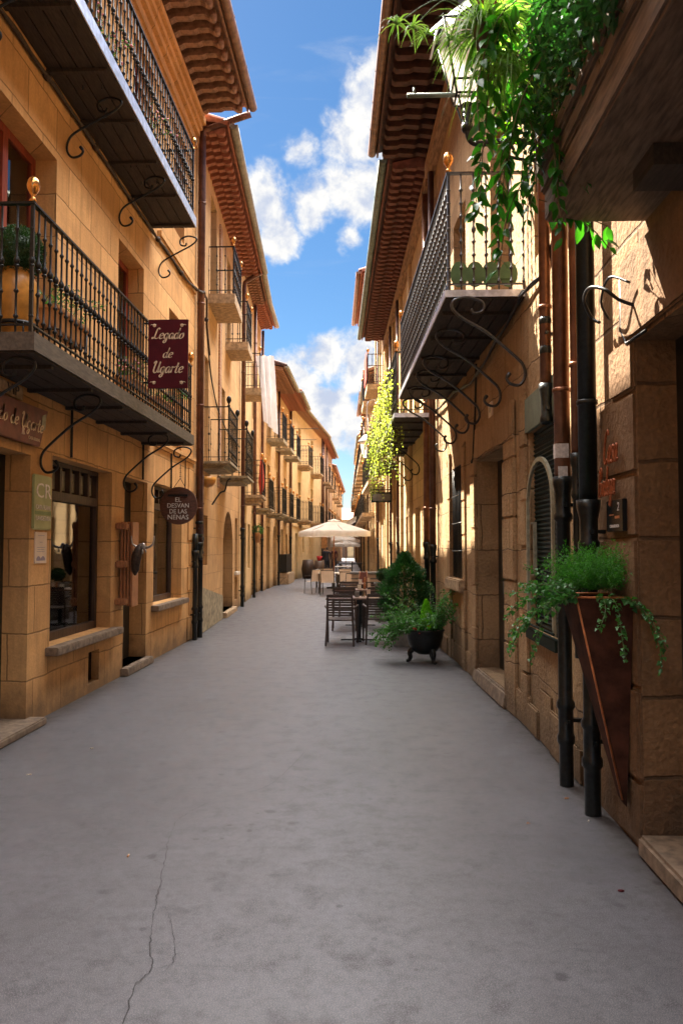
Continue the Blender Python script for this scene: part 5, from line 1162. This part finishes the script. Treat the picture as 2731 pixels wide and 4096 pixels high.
# plants hanging from the near balcony
t = thing('spider_plant', 'striped spider plant hanging in front of the lantern from the near balcony', 'hanging plant', (.60, 3.75, 4.25))
r = random.Random(12); q = MB()
for i in range(230):
    a = r.uniform(0, 2 * pi); blade(q, (.60 + .04 * cos(a), 3.75 + .04 * sin(a), 4.26), (cos(a), sin(a), r.uniform(-.2, 1.3)), r.uniform(.20, .36), .013, r.uniform(1.6, 3.6), r, 6)
for cx_, cy_, cz_ in ((.16, 3.75, 4.30), (.24, 3.72, 4.26), (.33, 3.8, 4.28), (.42, 3.7, 4.18), (.72, 3.7, 4.02), (.66, 3.6, 3.98)):
    for i in range(20): a = r.uniform(0, 2 * pi); blade(q, (cx_, cy_, cz_), (cos(a), sin(a), r.uniform(-.3, 1)), r.uniform(.08, .16), .009, r.uniform(1.5, 3), r, 5)
for i in range(120):
    a = r.uniform(0, 2 * pi); blade(q, (.68 + r.uniform(-.1, .1), 3.78 + r.uniform(-.1, .1), 4.12), (cos(a) * .4, sin(a) * .4, -.2), r.uniform(.2, .42), .010, 2.4, r, 5)
q.build('foliage', 'leaf_spider', t, normals=False)
q = MB()
for e in ((.16, 3.75, 4.30), (.24, 3.72, 4.26), (.42, 3.7, 4.18)): q.tube(crv([(.6, 3.75, 4.28), ((.6 + e[0]) / 2, 3.74, 4.42), e], 5), .003, 5)
q.build('runner', 'stem_green', t); q = MB(); q.lathe((.60, 3.75, 4.17), [(.04, 0), (.06, .10), (.065, .11), (.055, .10)], 14); q.build('pot', 'door_brown', t); q = MB(); q.tube([(.60, 3.75, 4.27), (.72, 3.8, 4.8), (.98, 3.85, 4.82)], .005, 5); q.build('hanger', 'iron', t)
t = thing('trailing_plant', 'glossy green trailing plant spilling over the end of the near balcony', 'hanging plant', (.85, 3.9, 3.8))
r = random.Random(44); q = MB(); sm = MB()
for i in range(22):
    st = (r.uniform(.72, .98), r.uniform(3.45, 4.05), r.uniform(3.85, 4.5)); trail(q, sm, st, (r.uniform(-.6, .15), r.uniform(-.3, .3), -.3), r.uniform(.35, .78), r, .095, .05, 1.1, .45, True, .003, .50)
for st, d, L in (((.86, 3.95, 3.62), (-.35, 0, -.4), .55), ((.80, 3.9, 3.8), (-.4, 0, -.7), .62), ((.92, 4.0, 3.5), (.5, .1, -.05), .50), ((.95, 4.05, 3.46), (.8, .1, .0), .42), ((.70, 3.9, 4.0), (-.3, 0, -1), .75), ((.66, 3.8, 4.1), (-.2, 0, -1), .8)):
    trail(q, sm, st, d, L, r, .12, .055, .8 if d[0] < 0 else .25, .3, True, .003, .46)
q.build('foliage', 'leaf_trail', t, normals=False); sm.build('stems', 'stem', t)
t = thing('leafy_shrub', 'dense dark green shrub growing along the near balcony rail', 'plant', (.98, 3.4, 3.78))
r = random.Random(45); q = MB()
for i in range(7000):
    yy = r.uniform(2.2, 4.0); zc = 4.25 + .18 * sin(yy * 4); p = Vector((.93 + r.gauss(0, .07), yy, zc - .12 + r.gauss(0, .30)))
    if p.z < 3.62 or p.x > 1.1: continue
    leaf(q, p, rv(r), Vector((0, 0, 1)), .055 * r.uniform(.6, 1.3), .03)
q.build('foliage', 'leaf_dark', t, normals=False)
q = MB()
for k in range(16): y = r.uniform(2.3, 4.0); q.tube([(1.0, y, 3.78), (.97 + r.uniform(-.1, .1), y + r.uniform(-.2, .2), 4.6)], .006, 5)
q.build('stems', 'stem', t)
t = thing('sunlit_shrub', 'small bright yellow green shrub in sun behind the spider plant', 'plant', (.78, 4.3, 4.3))
q = MB()
for i in range(900): leaf(q, (r.gauss(.80, .07), r.gauss(4.25, .05), r.gauss(4.45, .26)), rv(r), rv(r), .03 * r.uniform(.6, 1.4), .018)
q.build('foliage', 'leaf_lime', t, normals=False)
def vine(label, spots, seed, z0, zr, n, loc):
    r = random.Random(seed); t = thing('hanging_vine', label, 'climbing plant', loc, 'yellow green vines on the sunny balcony'); q = MB(); sm = MB()
    for i in range(n):
        y = r.uniform(*spots); x = R3.xf(y, r.uniform(.55, .85), 0)[0]; L = r.uniform(.5, 1) * zr
        trail(q, sm, (x, y, z0 + r.uniform(-.5, .25)), (r.uniform(-.4, .3), r.uniform(-.4, .4), -.6), L, r, .062, .075, .9, .6, rstem=.005, wr=.85)
    q.build('foliage', 'leaf_vine', t, normals=False); sm.build('stems', 'stem', t)
vine('big yellow green vine hanging from the near part of the flowering balcony', (13.8, 16.6), 3, 4.85, 1.7, 60, (.5, 15, 3))
vine('smaller yellow green vine at the far end of the flowering balcony', (18.0, 19.6), 4, 4.5, 1.4, 40, (.3, 19, 3))

# ================================================================== TERRACE
def chair(label):
    t = thing('slatted_chair', label, 'chair', (0, 0, 0), 'brown slatted terrace chairs')
    for s_ in (-1, 1):
        q = MB(); q.add([(s_ * .235 + dx, -.26 + dy, 0) for dx, dy in ((-.016, -.02), (.016, -.02), (.016, .02), (-.016, .02))] + [(s_ * .215 + dx, -.20 + dy, .44) for dx, dy in ((-.02, -.025), (.02, -.025), (.02, .025), (-.02, .025))] + [(s_ * .205 + dx, -.27 + dy, .86) for dx, dy in ((-.014, -.014), (.014, -.014), (.014, .014), (-.014, .014))],
              [(0, 1, 5, 4), (1, 2, 6, 5), (2, 3, 7, 6), (3, 0, 4, 7), (4, 5, 9, 8), (5, 6, 10, 9), (6, 7, 11, 10), (7, 4, 8, 11), (0, 1, 2, 3), (8, 9, 10, 11)]); q.build('leg', 'chair_brown', t, .006, org=(0, 0, 0))
        q = MB(); q.add([(s_ * .255 + dx, .24 + dy, 0) for dx, dy in ((-.015, -.018), (.015, -.018), (.015, .018), (-.015, .018))] + [(s_ * .265 + dx, .20 + dy, .64) for dx, dy in ((-.018, -.022), (.018, -.022), (.018, .022), (-.018, .022))], [(0, 1, 5, 4), (1, 2, 6, 5), (2, 3, 7, 6), (3, 0, 4, 7), (0, 1, 2, 3), (4, 5, 6, 7)]); q.build('leg', 'chair_brown', t, .006)
        q = MB(); q.tube(crv([(s_ * .215, -.22, .63), (s_ * .262, -.12, .66), (s_ * .268, .1, .66), (s_ * .265, .235, .645)], 4), .020, 8, flat=.6); q.build('armrest', 'chair_brown', t)
    q = MB(); n = 8
    for j in range(n): 
        for i in range(n): pass
    vs = [(-.22 + .44 * i / n, -.21 + .43 * j / n, .445 - .025 * sin(pi * i / n) * sin(pi * (j + .3) / (n + .3))) for j in range(n + 1) for i in range(n + 1)]
    vs2 = [(x, y, z - .022) for x, y, z in vs]; N_ = n + 1; fs = [(j * N_ + i, j * N_ + i + 1, (j + 1) * N_ + i + 1, (j + 1) * N_ + i) for j in range(n) for i in range(n)]
    o_ = N_ * N_; rim = [i for i in range(N_)] + [N_ * (j + 1) - 1 for j in range(1, N_)] + [N_ * N_ - 1 - i for i in range(1, N_)] + [N_ * (N_ - 1 - j) for j in range(1, N_ - 1)]
    q.add(vs + vs2, fs + [tuple(k + o_ for k in f_[::-1]) for f_ in fs] + [(rim[k], rim[(k + 1) % len(rim)], rim[(k + 1) % len(rim)] + o_, rim[k] + o_) for k in range(len(rim))], True); q.build('seat', 'chair_brown', t)
    q = MB()
    for k in range(7):
        z = .515 + k * .043; y = -.206 - .06 * (z - .44) / .42; q.add([(x, y + .012 * (1 - (x / .2) ** 2) * -1 + dy, z + dz) for x in (-.2, -.1, 0, .1, .2) for dy, dz in ((-.006, -.015), (.006, -.015), (.006, .015), (-.006, .015))], [(4 * i + a, 4 * i + (a + 1) % 4, 4 * i + 4 + (a + 1) % 4, 4 * i + 4 + a) for i in range(4) for a in range(4)])
    z = .835; y = -.268; q.add([(x, y - .012 * (1 - (x / .2) ** 2) + dy, z + dz) for x in (-.2, -.1, 0, .1, .2) for dy, dz in ((-.010, -.025), (.010, -.025), (.010, .028), (-.010, .028))], [(4 * i + a, 4 * i + (a + 1) % 4, 4 * i + 4 + (a + 1) % 4, 4 * i + 4 + a) for i in range(4) for a in range(4)])
    q.build('backrest', 'chair_brown', t); return t
c0 = chair('left brown slatted chair of the nearest pair, back to the viewer')
c0.location = (-.42, 13.08, 0); c0.rotation_euler = (0, 0, R(-4))
for x, y, a, lab in ((.22, 13.30, 3, 'right brown slatted chair of the nearest pair, beside the iron pot'), (-.42, 15.42, -2, 'left brown slatted chair of the second pair'), (.24, 15.5, 2, 'right brown slatted chair of the second pair'),
                     (-.38, 18.05, -3, 'left brown slatted chair of the third pair'), (.20, 17.9, 4, 'right brown slatted chair of the third pair'),
                     ): dup(c0, (x, y, 0), R(a), lab)
def table(label):
    t = thing('pedestal_table', label, 'table', (0, 0, 0), 'brown pedestal tables on the terrace')
    q = MB(); q.box(-.575, .575, -.34, .34, .735, .765); q.build('tabletop', 'table_brown', t, .006)
    q = MB(); q.box(-.04, .04, -.04, .04, .03, .735); q.build('column', 'cast_iron', t, .004)
    q = MB()
    for a in (0, 1):
        w1, w2 = (.32, .05) if a == 0 else (.05, .28); q.add([(-w1, -.05 if a == 0 else -w2, .0), (w1, -.05 if a == 0 else -w2, .0), (w1, .05 if a == 0 else w2, .0), (-w1, .05 if a == 0 else w2, .0), (-w1 * .98, -.045 if a == 0 else -w2 * .98, .02), (w1 * .98, -.045 if a == 0 else -w2 * .98, .02), (w1 * .98, .045 if a == 0 else w2 * .98, .02), (-w1 * .98, .045 if a == 0 else w2 * .98, .02)], [(0, 1, 2, 3), (4, 5, 6, 7), (0, 1, 5, 4), (1, 2, 6, 5), (2, 3, 7, 6), (3, 0, 4, 7)])
    q.box(-.07, .07, -.07, .07, .018, .04); q.build('base', 'cast_iron', t); return t
t0 = table('nearest brown pedestal table, behind the first pair of chairs'); t0.location = (-.13, 13.72, 0)
for x, y, lab in ((-.12, 16.3, 'second brown pedestal table from the viewer'), (-.10, 19.0, 'third brown pedestal table, by the clipped ball bush')): dup(t0, (x, y, 0), 0, lab)
def tableware(x, y, lab, k):
    t = thing('table_set', lab, 'tableware', (x, y, .765), 'condiments on the terrace tables')
    q = MB(); q.box(x - .08, x + .0, y - .03, y + .04, .765, .86); q.build('napkin_holder', 'white_paint' if k else 'grey_zinc', t, .004)
    q = MB(); q.lathe((x + .07, y, .765), [(.028, 0), (.03, .09), (.016, .13), (.017, .15), (.0, .155)], 10); q.build('bottle', 'glass' if k == 0 else 'orange_wood', t)
    q = MB(); q.prism([(x + .13, y + .02, .765), (x + .20, y + .02, .765), (x + .20, y + .02, .90), (x + .13, y + .02, .90)], (0, .012, 0)); q.build('menu_card', 'paper', t)
    q = MB(); q.lathe((x - .2, y - .05, .765), [(.04, 0), (.05, .012), (.035, .03), (.03, .03)], 12); q.build('ashtray', 'white_paint', t)
tableware(-.12, 13.75, 'napkin holder, bottle and card on the nearest pedestal table', 0); tableware(-.1, 16.3, 'napkin holder, bottle and card on the second pedestal table', 1); tableware(-.1, 19.0, 'napkin holder, bottle and card on the third pedestal table', 2)
t = thing('easel_board', 'brown wooden folding menu stand between the third pair of chairs', 'menu stand', (-.07, 20.4, 0))
for s_ in (-1, 1):
    q = MB(); q.tube([(-.07 + s_ * .2, 20.4, 0), (-.07 + s_ * .09, 20.42, 1.02)], .02, 6); q.tube([(-.07 + s_ * .2, 20.8, 0), (-.07 + s_ * .09, 20.44, 1.02)], .02, 6); q.build('leg', 'orange_wood', t)
q = MB(); q.prism([(-.23, 20.385, .45), (.09, 20.385, .45), (.04, 20.405, 1.0), (-.18, 20.405, 1.0)], (0, .02, 0)); q.build('board', 'board_brown', t, .004)
def sling(label):
    t = thing('sling_chair', label, 'chair', (0, 0, 0), 'pale sling chairs under the parasol')
    for s_ in (-1, 1):
        q = MB(); q.tube([(s_ * .24, -.26, 0), (s_ * .24, -.20, .44), (s_ * .235, -.27, .86)], .013, 8); q.build('leg', 'chair_frame', t, org=(0, 0, 0))
        q = MB(); q.tube([(s_ * .25, .25, 0), (s_ * .25, .2, .64), (s_ * .25, -.2, .64)], .013, 8); q.build('leg', 'chair_frame', t)
    q = MB(); q.tube([(-.235, -.27, .86), (.235, -.27, .86)], .013, 8); q.tube([(-.24, .22, .44), (.24, .22, .44)], .013, 8); q.build('cross_bar', 'chair_frame', t)
    q = MB(); P = crv([(0, -.27, .85), (0, -.225, .62), (0, -.205, .50), (0, -.17, .44), (0, 0, .425), (0, .21, .45)], 4); n = len(P); q.add([(-.225, p.y, p.z) for p in P] + [(.225, p.y, p.z) for p in P], [(i, i + 1, n + i + 1, n + i) for i in range(n - 1)], True); o = q.build('seat', 'sling', t, normals=False); return t
s0 = sling('pale sling chair turned sideways at the open left edge of the parasol terrace'); s0.location = (-1.88, 27.6, 0); s0.rotation_euler = (0, 0, R(35))
for x, y, a, lab in ((-1.30, 26.6, -8, 'pale sling chair with its back to the viewer beside the sideways one'), (-.62, 25.2, 0, 'pale sling chair in the middle, seen from behind over the brown chairs'), (-.42, 23.2, 170, 'pale sling chair facing the viewer behind the menu stand'),
                     (-1.5, 28.9, 180, 'pale sling chair across the pale table, facing the viewer'), (-.75, 28.2, 186, 'pale sling chair beyond the middle one, facing the viewer')): dup(s0, (x, y, 0), R(a), lab)
def wtable(x, y, lab):
    t = thing('pale_table', lab, 'table', (x, y, 0), 'pale tables under the parasol'); q = MB(); q.box(x - .38, x + .38, y - .38, y + .38, .72, .75); q.build('tabletop', 'white_paint', t, .006)
    for sx in (-.33, .33):
        for sy in (-.33, .33): q = MB(); q.tube([(x + sx, y + sy, 0), (x + sx, y + sy, .72)], .018, 6); q.build('leg', 'chair_frame', t)
wtable(-1.35, 27.7, 'pale square table by the left edge of the parasol terrace'); wtable(-.6, 26.9, 'pale square table in the middle of the parasol terrace'); wtable(-1.7, 31.5, 'pale square table beyond the parasol pole'); wtable(-1.1, 37.0, 'farthest pale square table of the terrace')
t = thing('low_counter', 'low pale counter with a grey top crossing the right half of the terrace', 'counter', (.0, 22.6, 0))
q = MB(); q.box(-.42, .48, 22.5, 22.9, 0, .86); q.build('body', 'sling', t, .01); q = MB(); q.box(-.47, .52, 22.45, 22.95, .865, .93); q.build('top', 'grey_zinc', t, .006); q = MB(); q.box(-.44, .50, 22.485, 22.498, .72, .76); q.build('band', 'grey_zinc', t)
def parasol(x, y, side, rot, ze, zt, lab, open_=True, pole='orange_wood'):
    t = thing('parasol', lab, 'parasol', (x, y, 0), 'cream parasols over the terrace'); hs = side / 2; Mx = Matrix.Rotation(rot, 3, 'Z'); n = 8
    def W(a, b_, z): p = Mx @ Vector((a, b_, 0)); return (x + p.x, y + p.y, z)
    q = MB()
    ring = []
    for k in range(4):
        c = [(-1, -1), (1, -1), (1, 1), (-1, 1)]; p, p2 = c[k], c[(k + 1) % 4]
        for i in range(n): t_ = i / n; ring.append((p[0] + (p2[0] - p[0]) * t_, p[1] + (p2[1] - p[1]) * t_))
    N_ = len(ring); vs = []; L = 6
    for j in range(L + 1):
        s_ = .14 + .86 * j / L
        for a, b_ in ring:
            edge = max(abs(a), abs(b_)); mid = 1 - min(abs(a), abs(b_)); sag = -.05 * sin(pi * j / L) * mid - .0
            vs.append(W(a * hs * s_, b_ * hs * s_, zt - .06 + (ze - zt + .06) * (s_ - .14) / .86 + sag))
    for a, b_ in ring: vs.append(W(a * hs * 1.004, b_ * hs * 1.004, ze - .20 + .012 * sin(9 * (a + b_))))
    q.add(vs, [(j * N_ + i, j * N_ + (i + 1) % N_, (j + 1) * N_ + (i + 1) % N_, (j + 1) * N_ + i) for j in range(L + 1) for i in range(N_)], True)
    q.build('canopy', 'canvas', t, normals=False)
    q = MB(); vs = [W(a * hs * .19, b_ * hs * .19, zt - .07 + .03) for a, b_ in ring] + [W(a * hs * .1, b_ * hs * .1, zt + .0) for a, b_ in ring] + [W(0, 0, zt + .05)]
    q.add(vs, [(i, (i + 1) % N_, N_ + (i + 1) % N_, N_ + i) for i in range(N_)] + [(N_ + i, N_ + (i + 1) % N_, 2 * N_) for i in range(N_)], True); q.build('vent_cap', 'canvas', t, normals=False)
    q = MB(); q.tube([(x, y, 0), (x, y, zt)], .028, 10); q.build('pole', pole, t)
    for k in range(8):
        a = ring[k * 4]; q = MB(); q.tube([W(a[0] * .02, a[1] * .02, zt - .05), W(a[0] * hs * .98, a[1] * hs * .98, ze - .02)], .010, 5); q.build('rib', pole, t)
    q = MB(); q.lathe((x, y, 0), [(.3, 0), (.3, .05), (.06, .08), (.05, .3)], 16); q.build('base', 'cast_iron', t)
parasol(-1.30, 31.0, 2.25, R(24), 2.30, 2.78, 'big cream parasol standing over the pale terrace chairs')
parasol(-2.0, 62, 2.6, R(15), 2.25, 2.9, 'smaller far parasol seen under the big cream one')
parasol(-1.45, 55, 1.6, R(40), 1.9, 2.2, 'second far parasol just below the smaller one')
for i, (x, y, lab) in enumerate(((-.9, 44, 'dark bench like table far down the terrace'), (-1.5, 50, 'dark table under the far parasols'))):
    t = thing('dark_table', lab, 'table', (x, y, 0), 'dark far tables'); q = MB(); q.box(x - .7, x + .7, y - .4, y + .4, .70, .76); q.build('tabletop', 'door_black', t, .01)
    for sx in (-.6, .6): q = MB(); q.box(x + sx - .04, x + sx + .04, y - .3, y + .3, 0, .7); q.build('leg', 'door_black', t)
t = thing('barrel_stand', 'dark wooden stand with red pots against the yellow house', 'stand', (-3.05, 42.0, 0)); q = MB(); q.lathe((-3.1, 40.9, 0), [(.28, 0), (.36, .5), (.28, 1.0), (.0, 1.0)], 14); q.build('barrel', 'dark_wood', t)
q = MB(); q.lathe((-2.5, 41.0, 0), [(.24, 0), (.30, .4), (.26, .95), (.0, .95)], 14); q.build('barrel', 'door_brown', t); q = MB(); q.lathe((-2.5, 41.0, .95), [(.1, 0), (.16, .25), (0, .25)], 10); q.build('pot', 'flower_red', t)
t = thing('wall_cabinet', 'black meter cabinet on a stone base against the long left house', 'cabinet', (-3.7, 35.3, 0)); q = MB(); q.box(-3.87, -3.55, 34.2, 36.6, .55, 1.35); q.build('cabinet', 'door_black', t, .01); q = MB(); q.box(-3.88, -3.45, 34.1, 36.7, 0, .5); q.build('base', 'sill_pale', t, .02)
t = thing('orange_banner', 'narrow orange banner on the yellow house wall', 'banner', (-2.8, 49, 2)); q = MB(); q.box(-2.85, -2.5, 49.0, 49.03, 1.6, 2.5); q.build('cloth', 'terracotta', t)
for i, (x, y, z, lab) in enumerate(((1.22, 9.9, .3, 'x'),)): pass
# hanging flower basket on the left
flowers('hanging_basket', 'small dark basket with green leaves on the downpipe of the arched door house', (-3.25, 22.9, 2.1), .16, 260, 'soil', 'leaf_ivy', 15, .3)

# ---- people far off: one continuous skinned body each
def person(label, x, y, rot, top, bottom, lean=0):
    V = {'pelvis': (0, 0, .95), 'waist': (0, 0, 1.08), 'chest': (0, .01, 1.30), 'neck': (0, .01, 1.46), 'head': (0, .02, 1.56), 'crown': (0, .015, 1.68)}
    rad = {'pelvis': .135, 'waist': .115, 'chest': .145, 'neck': .052, 'head': .088, 'crown': .07}
    E2 = [('pelvis', 'waist'), ('waist', 'chest'), ('chest', 'neck'), ('neck', 'head'), ('head', 'crown')]
    for s_, n_ in ((-1, 'l'), (1, 'r')):
        st = .14 * s_
        for k, p, rr in (('hip', (s_ * .09, 0, .88), .095), ('knee', (s_ * .10, .02 + st * .6, .49), .06), ('ankle', (s_ * .10, st, .09), .04), ('toe', (s_ * .11, st + .14, .035), .032), ('sho', (s_ * .18, 0, 1.40), .055), ('elb', (s_ * .23, -.02, 1.13), .042), ('wri', (s_ * .22, .08, .90), .028), ('hand', (s_ * .215, .12, .82), .03)):
            V[n_ + k] = p; rad[n_ + k] = rr
        E2 += [('pelvis', n_ + 'hip'), (n_ + 'hip', n_ + 'knee'), (n_ + 'knee', n_ + 'ankle'), (n_ + 'ankle', n_ + 'toe'), ('chest', n_ + 'sho'), (n_ + 'sho', n_ + 'elb'), (n_ + 'elb', n_ + 'wri'), (n_ + 'wri', n_ + 'hand')]
    K = list(V); me = bpy.data.meshes.new('body'); me.from_pydata([V[k] for k in K], [(K.index(a), K.index(b_)) for a, b_ in E2], [])
    tmp = bpy.data.objects.new('tmp', me); C.objects.link(tmp); md = tmp.modifiers.new('s', 'SKIN'); sv = me.skin_vertices[0].data if me.skin_vertices else None
    if sv is None:
        bm = bmesh.new(); bm.from_mesh(me); bm.verts.layers.skin.verify(); bm.to_mesh(me); bm.free(); sv = me.skin_vertices[0].data
    for i, k in enumerate(K): sv[i].radius = (rad[k], rad[k] * (.72 if k in ('pelvis', 'waist', 'chest') else 1)); sv[i].use_root = (i == 0)
    tmp.modifiers.new('d', 'SUBSURF').levels = 1
    dg = bpy.context.evaluated_depsgraph_get(); dg.update(); bmesh_ = bpy.data.meshes.new_from_object(tmp.evaluated_get(dg)); bpy.data.objects.remove(tmp)
    bmesh_.name = 'body'; bmesh_.materials.clear()
    for mm in ('skin', top, bottom, 'hair'): bmesh_.materials.append(MATS[mm])
    for p in bmesh_.polygons:
        z, xx = p.center.z, abs(p.center.x); p.use_smooth = True
        p.material_index = 3 if (z > 1.61 or (z > 1.52 and p.center.y < 0)) else 0 if z > 1.44 or (xx > .17 and z < .92 and z > .75) else 1 if z > .92 else 2
    t = thing('person', label, 'person', (x, y, 0)); t.rotation_euler = (0, 0, rot)
    o = bpy.data.objects.new('body', bmesh_); C.objects.link(o); o.parent = t; return t
person('distant person in dark blue clothes walking away past the yellow house', -2.35, 46, 0, 'cloth_dark', 'cloth_dark')
person('distant person in a plum top standing near the parasol pole', -2.15, 52, R(160), 'cloth_plum', 'cloth_dark')
person('distant person in black walking near the shaded left houses', -2.75, 50.5, R(20), 'hair', 'cloth_dark')

# ---- litter on the pavement
def butt(x, y, a, lab, m1='paper', m2='orange_filter', L=.028):
    t = thing('cigarette_butt', lab, 'cigarette butt', (x, y, 0), 'cigarette butts on the pavement'); d = (cos(a), sin(a))
    q = MB(); q.tube([(x, y, .006), (x + d[0] * L * .6, y + d[1] * L * .6, .006)], .004, 8); q.build('filter', m2, t)
    q = MB(); q.tube([(x + d[0] * L * .6, y + d[1] * L * .6, .006), (x + d[0] * L, y + d[1] * L, .006)], .0039, 8); q.build('paper', m1, t)
butt(-1.27, 4.10, 1.6, 'cigarette butt with an orange filter lying left of the long crack')
butt(1.30, 5.13, .1, 'cigarette butt lying in front of the copper downpipe', 'orange_wood')
butt(1.33, 4.70, 1.2, 'pale cigarette butt at the foot of the black downpipe', 'white_paint', 'white_paint')
butt(-2.26, 6.26, .6, 'pale butt on the left part of the pavement', 'paper', 'white_paint')
butt(-2.46, 5.53, .3, 'pale butt nearer the bottom left of the pavement', 'paper', 'white_paint', .035)
t = thing('flower_petal', 'tiny dark red petal on the pavement near the doorstep', 'petal', (1.22, 3.78, 0)); q = MB(); q._ball((1.22, 3.78, .005), .016, 10, 6, (1, .7, .25)); q.build('petal', 'maroon', t)
t = thing('dry_leaf', 'small brown dry leaf on the right part of the pavement', 'leaf', (.95, 4.65, 0)); q = MB(); leaf(q, (.95, 4.65, .006), (1, .3, .2), (0, 0, 1), .03, .02); q.build('leaf', 'orange_wood', t, normals=False)
